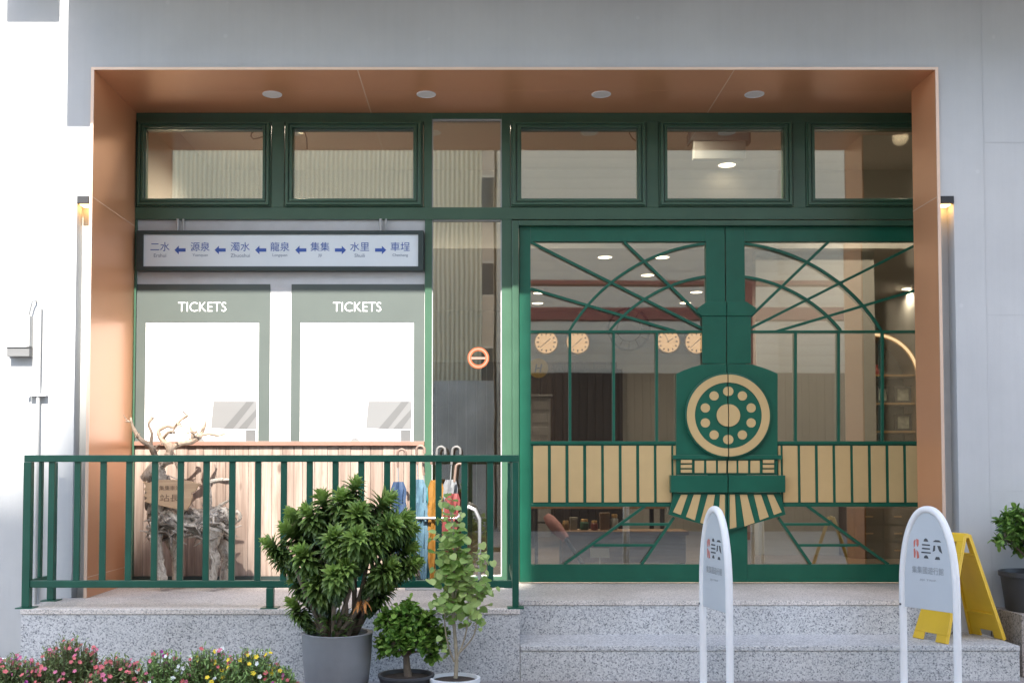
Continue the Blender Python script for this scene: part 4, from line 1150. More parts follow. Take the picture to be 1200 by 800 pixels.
def umbrella(name_c, c_, px, pxb, dy, ytop, label, spare=None, white_handle=False):
    m_ = paint(name_c + "_nylon", c_, 0.6, 0, 0.15, 25, 0.05, 60)
    x_t, z_t = P(px, ytop, UY + dy); x_b, _ = P(pxb, 660, UY + dy); z_b = Z_DECK + 0.03
    t = thing("umbrella", (x_b, UY + dy, Z_DECK), label, "umbrella", "furled umbrellas in the stand")
    a, b = Vector((x_b, UY + dy, z_b)), Vector((x_t, UY + dy, z_t))
    ax_ = (b - a).normalized(); L_ = (b - a).length
    o = MB(); n_, seg = 14, 24
    vs, fs = [], []
    for i in range(n_):
        k = i / (n_ - 1); rr = 0.010 + 0.032 * math.sin(min(1, k * 1.15 + 0.08) * math.pi * 0.62) * (1 if k < .93 else 0.6)
        c0 = a + ax_ * (L_ * (0.04 + 0.74 * k))
        for s_ in range(seg):
            an = 2 * math.pi * s_ / seg + k * 1.6
            r_ = rr * (1 + 0.28 * math.sin(an * 8 - k * 4))
            vs.append(c0 + Vector((math.cos(an) * r_, math.sin(an) * r_, 0)))
    for i in range(n_ - 1):
        for s_ in range(seg):
            s2 = (s_ + 1) % seg; fs.append((i * seg + s_, i * seg + s2, (i + 1) * seg + s2, (i + 1) * seg + s_))
    o.add(vs, fs); o.build("cover", m_, t, t.location, smooth=True)
    o = MB(); o.tube([a - ax_ * 0.01, b], 0.004, 8)
    o.build("shaft", M_metal, t, t.location, smooth=True)
    h = [b - ax_ * 0.09, b]
    for k in range(1, 9):
        an = math.pi * k / 8
        h.append(b + Vector((0.026 * (1 - math.cos(an)), 0, 0.026 * math.sin(an))))
    h.append(h[-1] + Vector((0, 0, -0.022)))
    o = MB(); o.tube(h, 0.0085, 10); o.build("handle", paint('grey_hook', (0.13, 0.125, 0.12), 0.5) if white_handle else wood_mat("cane_handle_" + name_c, (0.14, 0.09, 0.07), (0.26, 0.18, 0.14)), t, t.location, smooth=True)
umbrella("navy_blue", (0.02, 0.045, 0.10), 466, 470, 0.02, 531, "dark blue furled umbrella nearest the ticket wall, leftmost in the stand")
umbrella("sky_blue", (0.07, 0.135, 0.18), 488, 497, -0.05, 527, "pale blue furled umbrella with hooked handle in the stand")
umbrella("teal", (0.015, 0.13, 0.14), 496, 503, 0.06, 540, "teal green furled umbrella beside the pale blue one")
umbrella("golden_yellow", (0.22, 0.10, 0.011), 512, 507, -0.04, 528, "golden yellow furled umbrella in the middle of the stand", None, True)
umbrella("silver_white", (0.17, 0.175, 0.185), 530, 521, 0.05, 528, "silvery white furled umbrella right of the yellow one", None, True)
umbrella("red", (0.15, 0.025, 0.023), 534, 520, -0.07, 548, "red furled umbrella leaning behind the climbing plant")

# ---- arch signs
def arch_sign(loc, rz, label):
    t = thing("arch_sign", loc, label, "sign", "white arch signs on the pavement", rz)
    W, ZT_, ZA, ZP = 0.1615, 0.955, 0.50, 0.43
    r_ = 0.0185
    pts = [Vector((-W, 0, 0.0)), Vector((-W, 0, 0.25)), Vector((-W, 0, ZP))]
    top = []
    for k in range(0, 33):
        an = math.pi * (1 - k / 32)
        cx = math.copysign(abs(math.cos(an)) ** 0.90, math.cos(an)) * W
        cz = ZA + (ZT_ - r_ - ZA) * max(0.0, math.sin(an)) ** 0.92
        top.append((cx, cz))
    pts += [Vector((a, 0, b)) for a, b in top] + [Vector((W, 0, ZP)), Vector((W, 0, 0.25)), Vector((W, 0, 0))]
    o = MB(); o.tube(pts, r_, 16); o.build("tube_frame", M_signwhite, t, smooth=True)
    o = MB(); o.prism([(a * 0.97, b - 0.006) for a, b in top] + [(W * 0.97, ZP), (-W * 0.97, ZP)], -0.006, 0.006); o.build("panel", M_signpanel, t, bevel=0.0015)
    for sx in (-1, 1):
        o = MB(); o.box(sx * W - 0.05, sx * W + 0.05, -0.09, 0.09, -0.001, 0.008); o.build("foot_plate", M_signwhite, t, bevel=0.002)
    o = MB(); o.tube([(-W - 0.001, -0.012, ZP + 0.012), (-W - 0.001, -0.021, ZP + 0.012)], 0.006, 10); o.build("screw", M_ink, t)
    yf = -0.0075
    lg = MB()   # emblem: red figure, striped lantern, roofed pillars
    def pg(pts_): lg.prism(pts_, yf, yf + 0.001)
    zc_ = 0.735
    lg.cur = 0
    pg([(-0.083, zc_ + 0.034), (-0.075, zc_ + 0.046), (-0.070, zc_ + 0.044), (-0.076, zc_ + 0.01), (-0.082, zc_ + 0.005)])
    pg([(-0.066, zc_ + 0.050), (-0.052, zc_ + 0.046), (-0.052, zc_ + 0.02), (-0.060, zc_ + 0.008), (-0.066, zc_ + 0.02)])
    pg([(-0.083, zc_ - 0.004), (-0.076, zc_ + 0.002), (-0.070, zc_ - 0.02), (-0.074, zc_ - 0.048), (-0.082, zc_ - 0.046)])
    pg([(-0.066, zc_ - 0.006), (-0.054, zc_ - 0.018), (-0.050, zc_ - 0.046), (-0.064, zc_ - 0.052)])
    lg.cur = 1
    for zz, hw_ in ((0.022, 0.024), (0.003, 0.024), (-0.017, 0.028)): lg.box(-0.008 - hw_, -0.008 + hw_, yf, yf + 0.001, zc_ + zz - 0.0035, zc_ + zz + 0.0035)
    for zz in (0.045, -0.040):
        pg([(-0.022, zc_ + zz - 0.006), (0.006, zc_ + zz - 0.006), (0.002, zc_ + zz + 0.005), (-0.008, zc_ + zz + 0.011), (-0.018, zc_ + zz + 0.005)])
    pg([(0.034, zc_ + 0.040), (0.084, zc_ + 0.040), (0.070, zc_ + 0.050), (0.048, zc_ + 0.050)])
    pg([(0.032, zc_ - 0.010), (0.046, zc_ - 0.004), (0.048, zc_ + 0.022), (0.038, zc_ + 0.022)])
    pg([(0.060, zc_ + 0.022), (0.078, zc_ + 0.022), (0.088, zc_ - 0.016), (0.070, zc_ - 0.004)])
    pg([(0.044, zc_ - 0.048), (0.076, zc_ - 0.048), (0.070, zc_ - 0.034), (0.052, zc_ - 0.034)])
    lg.build("emblem", [M_red, M_ink], t)
    tm = MB(); text_mb("集集國遊行館", 0.036, 0, 0.628, yf, mb=tm, width=0.19); tm.build("lettering", M_inkpale, t)
    tm = MB(); text_mb("JIJI TRIP", 0.012, 0, 0.578, yf, mb=tm, width=0.10); tm.build("small_lettering", M_inkpale, t)
    return t
aY = -0.86; Da = CAM_D + aY
arch_sign((PX(1088.5, aY, 690), aY, 0.0085), R(-62), "white arch sign turned sideways in front of the yellow A-frame")
arch_sign((PX(838.5, aY, 690), aY, 0.0085), R(-78.5), "narrow looking white arch sign, almost edge-on, before the double doors")

# ---- yellow A-frame floor sign
wy = -0.27
t = thing("floor_sign", (PX(1124, wy, 745), wy, Z_STEP), "yellow plastic A-frame floor sign standing on the lower step", "floor sign", None, R(-70))
H_, WB, WT, SP = 0.585, 0.125, 0.075, 0.19   # height, half widths, half spread
for sgn in (-1, 1):
    # local x = width, local y = spread
    leaf = MB(); th = 0.018
    def pnt(u, v, off=0.0):          # u in -1..1 across, v 0..1 up
        wv = WB + (WT - WB) * v
        y_ = sgn * (SP * (1 - v) + 0.016)
        nrm = Vector((0, sgn * H_, SP)).normalized()
        return Vector((u * wv, y_, v * H_)) + nrm * off
    def quad_solid(us, vs_, o0, o1):
        p_ = [pnt(us[0], vs_[0], o0), pnt(us[1], vs_[0], o0), pnt(us[1], vs_[1], o0), pnt(us[0], vs_[1], o0), pnt(us[0], vs_[0], o1), pnt(us[1], vs_[0], o1), pnt(us[1], vs_[1], o1), pnt(us[0], vs_[1], o1)]
        leaf.add(p_, [(0, 1, 2, 3), (7, 6, 5, 4), (0, 4, 5, 1), (1, 5, 6, 2), (2, 6, 7, 3), (3, 7, 4, 0)])
    quad_solid((-1, -0.38), (0.0, 0.07), 0, 0.010); quad_solid((0.38, 1), (0.0, 0.07), 0, 0.010)
    quad_solid((-1, 1), (0.07, 0.82), 0, 0.010)
    quad_solid((-1, -0.42), (0.82, 0.93), 0, 0.010); quad_solid((0.42, 1), (0.82, 0.93), 0, 0.010)
    quad_solid((-1, 1), (0.93, 1.0), 0, 0.010)
    for us in ((-1, -0.9), (0.9, 1)): quad_solid(us, (0.0, 1.0), -0.012, -0.0005)
    quad_solid((-0.9, 0.9), (0.23, 0.25), -0.010, -0.0005); quad_solid((-0.9, 0.9), (0.80, 0.82), -0.010, -0.0005)
    lf = leaf.build("leaf", M_yellow, t, bevel=0.002)
    if sgn == -1:
        gph = MB()
        def tri(pts_, o_): gph.add([pnt(a, b, o_) for a, b in pts_], [tuple(range(len(pts_)))])
        tri([(-0.55, 0.52), (0.55, 0.52), (0.0, 0.75)], 0.0108)
        gph.cur = 1; tri([(-0.36, 0.545), (0.36, 0.545), (0.0, 0.70)], 0.0112)
        gph.cur = 0; tri([(-0.05, 0.60), (0.05, 0.60), (0.05, 0.66), (-0.05, 0.66)], 0.0116); tri([(-0.05, 0.56), (0.05, 0.56), (0.05, 0.58), (-0.05, 0.58)], 0.0116)
        gph.build("warning_mark", [M_black, M_yellow], lf)
o = MB(); o.tube([(-WT, 0, H_ - 0.004), (WT, 0, H_ - 0.004)], 0.013, 12); o.build("hinge", M_yellow, t, smooth=True)

# ---- granite block at the right with potted plant
o = MB(); o.box(PX(1197, -0.36, 720), 5.5, -0.36, -0.003, 0.0, 0.345)
tag(o.build("granite_block", granite_mat("brownish_granite", (0.42, 0.37, 0.33), (0.28, 0.25, 0.22), (0.12, 0.10, 0.09), 0.8), bevel=0.004), "brownish stone block beside the steps, carrying the black pot", "stone block")

# ------------------------------------------------------------------ plants
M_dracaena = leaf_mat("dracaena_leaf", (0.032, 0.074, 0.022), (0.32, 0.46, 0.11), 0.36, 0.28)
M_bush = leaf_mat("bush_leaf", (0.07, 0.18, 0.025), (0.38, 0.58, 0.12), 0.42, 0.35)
M_vine = leaf_mat("climber_leaf", (0.18, 0.31, 0.06), (0.60, 0.72, 0.27), 0.5, 0.45)
M_jade = leaf_mat("right_shrub_leaf", (0.06, 0.15, 0.025), (0.30, 0.48, 0.10), 0.4, 0.3)
M_stem = paint("woody_stem", (0.16, 0.12, 0.085), 0.8, 0, 0.25, 30, 0.2, 60)
M_greenstem = paint("green_brown_stem", (0.14, 0.13, 0.06), 0.7, 0, 0.2, 30, 0.1)
r6 = random.Random(5)
def strap_leaf(mb, base, d, up, L_, w, droop, tone):
    d = d.normalized(); side = d.cross(up)
    if side.length < 1e-4: side = d.orthogonal()
    side.normalize()
    n_ = 4; vs = []
    prof = [0.5, 1.0, 0.98, 0.66, 0.0]
    p = base.copy(); dd = d.copy()
    for i in range(n_ + 1):
        nrm = side.cross(dd).normalized()
        wv = w * prof[i] / 2
        vs += [p - side * wv + nrm * wv * 0.35, p.copy(), p + side * wv + nrm * wv * 0.35]
        dd = (dd + Vector((0, 0, -droop / n_))).normalized()
        p = p + dd * L_ / n_
    fs = []
    for i in range(n_):
        a = i * 3; b = a + 3
        fs += [(a, a + 1, b + 1, b), (a + 1, a + 2, b + 2, b + 1)]
    mb.add(vs, fs, tone)
def blade(mb, base, d, nrm, L_, w, tone, fold=0.25, shape=(0.30, 0.85, 1.0, 0.70)):
    d = d.normalized(); side = d.cross(nrm)
    if side.length < 1e-4: side = d.orthogonal()
    side.normalize(); nn = side.cross(d).normalized()
    ks = [0.0, 0.25, 0.55, 0.82, 1.0]; ws = [0.06, *shape[1:], 0.0] if len(shape) == 4 else shape
    vs = []
    for k, q in zip(ks, ws):
        c_ = base + d * (L_ * k) - nn * (L_ * 0.15 * k * k)
        vs += [c_ - side * w * q / 2 + nn * w * q * fold, c_, c_ + side * w * q / 2 + nn * w * q * fold]
    fs = []
    for i in range(4):
        a = i * 3; b = a + 3
        fs += [(a, a + 1, b + 1, b), (a + 1, a + 2, b + 2, b + 1)]
    mb.add(vs, fs, tone)
def rdir(r_, zbias=0.0):
    while True:
        v = Vector((r_.uniform(-1, 1), r_.uniform(-1, 1), r_.uniform(-1, 1) + zbias))
        if 0.05 < v.length < 1.4: return v.normalized()

# -- big dracaena in the grey pot
py_ = -0.93
pcx = PX(395, py_, 770); prad = 0.5 * (PX(436, py_, 760) - PX(354, py_, 760)); pzt = PZ(741, py_ - prad * 0.2)
dr = thing("potted_dracaena", (pcx, py_, 0.008), "large bushy dark-leaved plant in a round grey pot before the railing", "potted plant")
o = MB(); o.lathe([(prad * 0.80, 0.009), (prad * 0.86, 0.03), (prad * 0.97, pzt * 0.6), (prad, pzt - 0.015), (prad + 0.004, pzt - 0.003), (prad - 0.004, pzt), (prad - 0.022, pzt - 0.002), (prad - 0.03, pzt - 0.05)], pcx, py_, 56)
o.build("pot", M_potgrey, dr, dr.location, smooth=True)
o = MB(); o.lathe([(prad - 0.026, pzt - 0.06), (prad - 0.026, pzt - 0.045), (0.05, pzt - 0.035)], pcx, py_, 40); o.build("soil", M_soil, dr, dr.location)
heads = [(416, 560, 0.02, 0.8), (378, 577, 0.05, 0.95), (362, 592, -0.08, 0.9), (452, 578, 0.0, 1.1), (470, 600, -0.06, 1.1), (420, 592, -0.10, 1.0), (338, 612, 0.0, 0.95), (326, 642, 0.03, 0.85), (392, 622, -0.13, 1.0), (440, 622, -0.13, 1.1),
         (478, 635, 0.02, 0.95), (355, 640, -0.12, 1.0), (405, 655, -0.15, 0.9), (455, 655, -0.10, 1.0), (368, 672, -0.10, 1.0), (348, 672, 0.06, 0.8), (452, 682, 0.02, 0.8), (365, 625, 0.15, 1.0), (470, 660, 0.12, 0.8), (345, 700, -0.02, 0.8), (316, 628, -0.06, 0.8), (480, 612, 0.06, 0.9), (400, 575, -0.04, 0.9), (392, 665, -0.17, 0.9), (485, 650, -0.08, 0.8), (345, 595, 0.08, 0.9), (418, 620, -0.18, 0.95), (458, 605, -0.14, 0.95)]
lv, sm = MB(), MB()
bases = [Vector((pcx + a, py_ + b, pzt - 0.04)) for a, b in ((-0.045, -0.02), (0.01, 0.03), (0.05, -0.02), (0.075, 0.03), (-0.01, -0.05))]
for i, (px, py, dy, sz) in enumerate(heads):
    hx, hz = P(px, py + 8, py_ + dy)
    c_ = Vector((hx, py_ + dy, hz))
    b = min(bases, key=lambda q_: abs(q_.x - c_.x) + 0.4 * abs(q_.y - c_.y)) if i % 3 else bases[i % 5]
    ax_ = Vector(((c_.x - pcx) * 1.1, (c_.y - py_) * 1.2, 0.32)).normalized()
    mid = Vector(((b.x * 0.6 + c_.x * 0.4) * 0.98 + pcx * 0.02, (b.y * 0.6 + c_.y * 0.4), b.z + (c_.z - b.z) * 0.5))
    tail = c_ - ax_ * 0.17 * sz
    sm.tube(spline([b, mid, tail, c_], 4), [0.013, 0.0125, 0.012, 0.0115, 0.011, 0.0105, 0.010, 0.010, 0.009, 0.008, 0.007, 0.005, 0.003], 7, True, 0.5)
    nl = int(128 * sz)
    for k in range(nl):
        f = k / nl                        # 0 top .. 1 bottom
        az = k * 2.39996 + r6.uniform(-0.2, 0.2)
        e1 = ax_.orthogonal().normalized(); e2 = ax_.cross(e1)
        rad = e1 * math.cos(az) + e2 * math.sin(az)
        phi = R(8 + 122 * f ** 0.72 + r6.uniform(-8, 8))
        d_ = ax_ * math.cos(phi) + rad * math.sin(phi)
        base = c_ - ax_ * (0.17 * sz * f ** 1.1)
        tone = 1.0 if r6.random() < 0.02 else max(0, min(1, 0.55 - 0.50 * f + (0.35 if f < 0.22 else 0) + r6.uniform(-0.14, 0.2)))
        L_ = (0.062 + 0.034 * math.sin(math.pi * min(1, f * 1.3 + 0.1))) * sz * r6.uniform(0.85, 1.15)
        strap_leaf(lv, base, d_, ax_, L_, 0.034 * r6.uniform(0.85, 1.15), 0.75 + 0.8 * f, tone)
# low shoots inside the pot
for k in range(90):
    a_ = r6.uniform(0, 6.28); rr = r6.uniform(0.02, 0.10)
    base = Vector((pcx + rr * math.cos(a_) - 0.02, py_ + rr * math.sin(a_) - 0.03, pzt - 0.02 + r6.uniform(0, 0.1)))
    strap_leaf(lv, base, Vector((math.cos(a_) * 0.8, math.sin(a_) * 0.8, r6.uniform(0.3, 1.2))), Vector((0, 0, 1)), 0.085, 0.017, 0.7, r6.uniform(0.1, 0.5))
lv.build("foliage", M_dracaena, dr, dr.location); sm.build("stem", M_stem, dr, dr.location, smooth=True)
o = MB()
for k in range(9):
    a_ = r6.uniform(0, 6.28); base = Vector((PX(424, py_ - 0.06, 706) + r6.uniform(-.03, .03), py_ - 0.10, PZ(706, py_ - 0.1) + r6.uniform(-.03, .02)))
    strap_leaf(o, base, Vector((math.cos(a_), math.sin(a_) - 0.4, -0.6)), Vector((0, 0, 1)), 0.07, 0.014, 0.9, 0.5)
o.build("withered_leaf", paint("withered_orange_leaf", (0.42, 0.17, 0.04), 0.6), dr, dr.location)

# -- generic leafy shrub
def shrub(t, org_, base, blobs, nleaf, L_, w, mat, nm_st, rr, stems, matst=M_stem, sr=0.012, tone_lo=0.1, shape=(0.30, 0.7, 1.0, 0.85), gapk=0.0):
    lv, sm = MB(), MB()
    tot = sum(b[3] ** 2 for b in blobs)
    for (x_, y_, z_, r_) in blobs:
        c_ = Vector((x_, y_, z_))
        mid = base.lerp(c_, 0.45) + Vector((rr.uniform(-.02, .02), rr.uniform(-.02, .02), 0.02))
        sm.tube(spline([base, mid, c_], 5), [sr * (1 - 0.07 * k) for k in range(11)], 7, True, 0.5)
        nk = int(nleaf * r_ ** 2 / tot)
        ntw = max(4, nk // 7)
        for _ in range(ntw):
            d_ = rdir(rr, 0.25)
            tip = c_ + Vector((d_.x * r_, d_.y * r_, d_.z * r_)) * rr.uniform(0.55, 1.05)
            sm.tube([c_.lerp(tip, 0.1), c_.lerp(tip, 0.6) + rdir(rr) * 0.006, tip], [0.003, 0.002, 0.001], 4, False, 0.5)
            depth = (tip - c_).length / r_
            for k in range(7):
                p = c_.lerp(tip, 1.0 - 0.075 * k * rr.uniform(0.6, 1.3))
                ld = (d_ * 0.5 + rdir(rr, 0.35)).normalized()
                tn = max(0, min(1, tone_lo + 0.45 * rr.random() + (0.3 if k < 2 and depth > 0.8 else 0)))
                blade(lv, p, ld, Vector((0, 0, 1)) + rdir(rr) * 0.5, L_ * rr.uniform(0.7, 1.2), w * rr.uniform(0.8, 1.2), tn, 0.2, shape)
    for pts, r0 in stems: sm.tube(spline(pts, 5), [r0 * (1 - 0.35 * k / (5 * (len(pts) - 1))) for k in range(5 * (len(pts) - 1) + 1)], 8, True, 0.5)
    lv.build("foliage", mat, t, org_); sm.build("stem", matst, t, org_, smooth=True)

# -- small bush in low dark pot
by_ = -0.98
bx = PX(476, by_, 780)
t = thing("potted_bush", (bx, by_, 0.008), "low bright green bush between the grey pot and the climbing plant", "potted plant")
o = MB(); o.lathe([(0.10, 0.009), (0.135, 0.125), (0.14, 0.13), (0.14, 0.14), (0.128, 0.14), (0.122, 0.12)], bx, by_, 36); o.build("pot", M_potblack, t, t.location, smooth=True)
o = MB(); o.lathe([(0.122, 0.11), (0.122, 0.122), (0.02, 0.128)], bx, by_, 30); o.build("soil", M_soil, t, t.location)
bl = []
for px, py, dy, r_ in ((458, 730, 0, .078), (478, 722, -.05, .085), (500, 735, 0, .075), (466, 750, -.06, .07), (490, 752, -.05, .072), (512, 748, .03, .06), (452, 756, .04, .06), (480, 738, .09, .08), (505, 765, .02, .045)):
    X_, Z_ = P(px, py, by_ + dy); bl.append((X_, by_ + dy, Z_, r_))
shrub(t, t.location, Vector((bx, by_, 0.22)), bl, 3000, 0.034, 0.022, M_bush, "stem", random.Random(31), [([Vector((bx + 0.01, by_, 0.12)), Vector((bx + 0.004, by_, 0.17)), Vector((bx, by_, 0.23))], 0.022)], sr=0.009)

# -- climbing pale plant in white pot
vy = -1.02
vx = PX(533, vy, 790)
t = thing("climbing_plant", (vx, vy, 0.008), "tall pale-leaved climbing plant in a white pot before the railing end", "potted plant")
vzt = PZ(793, vy)
o = MB(); o.lathe([(0.08, 0.009), (0.115, vzt - 0.03), (0.125, vzt - 0.02), (0.125, vzt), (0.112, vzt), (0.108, vzt - 0.02)], vx, vy, 36); o.build("pot", M_potwhite, t, t.location, smooth=True)
o = MB(); o.lathe([(0.108, vzt - 0.03), (0.108, vzt - 0.015), (0.02, vzt - 0.008)], vx, vy, 30); o.build("soil", M_soil, t, t.location)
sm, lv = MB(), MB(); r7 = random.Random(17)
def V(px, py, dy=0): a, b = P(px, py, vy + dy); return Vector((a, vy + dy, b))
stems = [[V(534, 794), V(535, 768), V(532, 730), V(531, 690), V(533, 640), V(528, 600), V(522, 586)], [V(536, 770), V(545, 745), V(549, 715), V(546, 670), V(552, 630)],
         [V(532, 775), V(524, 750), V(521, 722), V(526, 690), V(520, 640)], [V(537, 766), V(556, 742), V(559, 705), V(560, 690)], [V(533, 700), V(545, 660), V(566, 648)], [V(532, 680), V(548, 690), V(572, 685)]]
for i, s_ in enumerate(stems):
    sp = spline(s_, 5); sm.tube(sp, [(0.011 if i == 0 else 0.005) * (1 - 0.75 * k / len(sp)) for k in range(len(sp))], 7, True, 0.5)
def round_leaf(mb, p, d, nrm, s_, tone):
    d = d.normalized(); side = d.cross(nrm).normalized(); nn = side.cross(d).normalized()
    prof = [(0.0, 0.0), (-0.10, 0.28), (0.10, 0.50), (0.42, 0.54), (0.75, 0.36), (1.0, 0.0)]
    vs, fs = [], []
    for k, q_ in prof: vs += [p + d * s_ * k - side * s_ * q_ + nn * s_ * (0.18 * q_ - 0.1 * k * k), p + d * s_ * max(k, 0) - nn * s_ * 0.1 * k * k, p + d * s_ * k + side * s_ * q_ + nn * s_ * (0.18 * q_ - 0.1 * k * k)]
    for i in range(5):
        a = i * 3; fs += [(a, a + 1, a + 4, a + 3), (a + 1, a + 2, a + 5, a + 4)]
    mb.add(vs, fs, tone)
def vleaf(px, py, spread, s0):
    dy = r7.uniform(-0.09, 0.09)
    p = V(px + r7.gauss(0, spread), py + r7.gauss(0, spread * 0.7), dy)
    d = Vector((r7.uniform(-1, 1), r7.uniform(-1, 0.3), r7.uniform(-1.0, 0.25)))
    nrm = Vector((r7.uniform(-0.5, 0.5), -0.5, 1.0))
    round_leaf(lv, p, d, nrm, s0 * r7.uniform(0.6, 1.15), r7.random())
    sm.tube([p, p + Vector((r7.uniform(-.01, .01) + (vx - p.x) * 0.3, -dy * 0.4, -0.015))], 0.0012, 4, False)
for px, py, n_, sp, s0 in ((524, 588, 9, 5, .042), (528, 605, 12, 7, .045), (533, 630, 18, 9, .05), (540, 650, 24, 12, .055), (530, 672, 30, 12, .055), (548, 665, 18, 10, .05), (535, 695, 34, 15, .055), (555, 690, 16, 9, .052), (574, 688, 7, 4, .055), (566, 652, 8, 5, .045), (522, 705, 18, 8, .05), (543, 712, 22, 12, .05), (524, 650, 12, 6, .05), (532, 730, 9, 12, .04), (560, 725, 5, 5, .035), (522, 760, 4, 4, .035), (519, 628, 6, 4, .045)):
    for _ in range(int(n_ * 1.7)): vleaf(px, py, sp * 1.1, s0 * 0.82)
lv.build("foliage", M_vine, t, t.location); sm.build("stem", paint("pale_climber_stem", (0.30, 0.25, 0.17), 0.7, 0, 0.2, 30, 0.05), t, t.location, smooth=True)

# -- potted shrub on the block at the right
ry = -0.20
rxp = PX(1214, ry, 690); rz0, rz1 = 0.3455, PZ(669, ry)
rr_ = PX(1214, ry, 670) - PX(1174.5, ry, 670)
t = thing("potted_shrub", (rxp, ry, 0.345), "bright green shrub in a charcoal pot on the stone block", "potted plant")
o = MB(); o.lathe([(rr_ * 0.80, rz0), (rr_ * 0.82, rz0 + 0.01), (rr_ * 0.95, rz1 - 0.03), (rr_, rz1 - 0.028), (rr_, rz1), (rr_ - 0.01, rz1), (rr_ - 0.016, rz1 - 0.03)], rxp, ry, 40); o.build("pot", M_potblack, t, t.location, smooth=True)
o = MB(); o.lathe([(rr_ - 0.016, rz1 - 0.04), (rr_ - 0.016, rz1 - 0.025), (0.02, rz1 - 0.018)], rxp, ry, 30); o.build("soil", M_soil, t, t.location)
bl = []
for px, py, dy, r_ in ((1185, 615, 0, .085), (1205, 608, -.06, .10), (1228, 612, 0, .10), (1178, 630, -.05, .07), (1200, 632, .05, .09), (1222, 636, -.08, .09), (1248, 625, .02, .09), (1212, 622, .12, .1)):
    X_, Z_ = P(px, py, ry + dy); bl.append((X_, ry + dy, Z_, r_))
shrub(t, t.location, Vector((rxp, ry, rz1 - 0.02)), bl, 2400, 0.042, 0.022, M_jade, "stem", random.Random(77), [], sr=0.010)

# -- flower bed
M_fl = {"coral": paint("coral_petal", (0.66, 0.15, 0.15), 0.6, 0, 0.1, 30, 0), "pink": paint("pink_petal", (0.64, 0.17, 0.26), 0.6, 0, 0.1, 30, 0), "yellow": paint("yellow_petal", (0.80, 0.58, 0.03), 0.6, 0, 0.1, 30, 0),
        "white": paint("white_petal", (0.75, 0.75, 0.70), 0.6, 0, 0.05, 30, 0), "magenta": paint("magenta_petal", (0.40, 0.04, 0.25), 0.6, 0, 0.1, 30, 0)}
M_fleaf = leaf_mat("flower_leaf", (0.10, 0.19, 0.05), (0.40, 0.56, 0.18), 0.55, 0.3)
M_fleaf2 = leaf_mat("reddish_flower_leaf", (0.11, 0.16, 0.055), (0.34, 0.42, 0.16), 0.55, 0.3)
r8 = random.Random(23)
fy = -1.55
pl0 = PX(-60, fy, 800)
o = MB(); o.box(PX(-80, fy), PX(352, -1.5), fy - 0.30, -1.27, 0.009, 0.12); 
tag(o.build("planter_box", granite_mat("planter_stone"), bevel=0.006), "long low stone planter holding the flowers before the plinth", "planter")
o = MB(); o.box(PX(-78, fy), PX(350, -1.5), fy - 0.27, -1.30, 0.121, 0.125); tag(o.build("soil", M_soil), kind="structure")
FLM = {}
for c_ in M_fl:
    vs_ = [(0, 0, 0)]; fs_ = []
    for k in range(10):
        an = 2 * math.pi * k / 10; q_ = 1.0 if k % 2 == 0 else 0.72
        vs_.append((math.cos(an) * q_, math.sin(an) * q_, 0.28))
    for k in range(10): fs_.append((0, 1 + k, 1 + (k + 1) % 10))
    me = bpy.data.meshes.new("flower"); me.from_pydata(vs_, [], fs_); me.materials.append(M_fl[c_]); FLM[c_] = me
def flower(root, c_, p, nrm, s_):
    o = bpy.data.objects.new("flower", FLM[c_]); col.objects.link(o); o.parent = root
    o.location = p - root.location
    q_ = nrm.normalized().to_track_quat('Z', 'Y').to_euler(); o.rotation_euler = q_; o.scale = (s_, s_, s_)
def clump(px, ptop, wpx, dy, cols, nfl, label, leafmat, hard=1.0):
    yc = fy + dy
    X_, Zt_ = P(px, ptop, yc); rx_ = wpx * 0.5 * (P(px + 1, ptop, yc)[0] - X_)
    z0 = 0.122; h_ = Zt_ - z0; ryv = 0.17
    t = thing("flowering_plant", (X_, yc, z0), label, "flowering plant", "flowering plants in the bed")
    lv, sm = MB(), MB()
    def top(u, v): return max(0.15, 1 - (u * u + v * v)) ** 0.5
    for _ in range(int(340 * hard)):
        while True:
            u, v = r8.uniform(-1, 1), r8.uniform(-1, 1)
            if u * u + v * v < 1: break
        hh = h_ * top(u, v) * r8.uniform(0.7, 1.12)
        b = Vector((X_ + u * rx_ * 0.5, yc + v * ryv * 0.5, z0)); tip = Vector((X_ + u * rx_, yc + v * ryv, z0 + hh))
        sm.tube([b, b.lerp(tip, 0.6) + rdir(r8) * 0.01, tip], [0.002, 0.0015, 0.001], 4, False, 0.4)
        for k in range(12):
            p = b.lerp(tip, 1 - 0.07 * k)
            blade(lv, p, rdir(r8, 0.4), Vector((0, 0, 1)), 0.028 * r8.uniform(0.6, 1.2), 0.008, r8.random(), 0.15)
    for _ in range(nfl):
        while True:
            u, v = r8.uniform(-1, 1), r8.uniform(-1, 0.6)
            if u * u + v * v < 1: break
        p = Vector((X_ + u * rx_ * 1.02, yc + v * ryv * 1.02, z0 + h_ * top(u, v) * r8.uniform(0.72, 1.10)))
        c_ = r8.choice(cols)
        flower(t, c_, p, Vector((r8.uniform(-.6, .6), -0.7 + r8.uniform(-.3, .3), r8.uniform(0.3, 1))), r8.uniform(0.0085, 0.014))
        sm.tube([p, p + Vector((r8.uniform(-.01, .01), 0.005, -0.05))], 0.001, 4, False, 0.4)
    lv.build("foliage", leafmat, t, t.location); sm.build("stem", M_greenstem, t, t.location)
clump(15, 772, 90, 0.0, ["coral", "coral", "pink", "magenta"], 85, "pink flowered plant at the left end of the bed", M_fleaf2)
clump(82, 750, 90, 0.06, ["coral", "coral", "pink"], 85, "tallest mound of coral pink flowers, second in the bed from the left", M_fleaf2)
clump(138, 772, 80, -0.02, ["coral", "coral", "pink"], 90, "coral pink flowers beside the tallest mound", M_fleaf2)
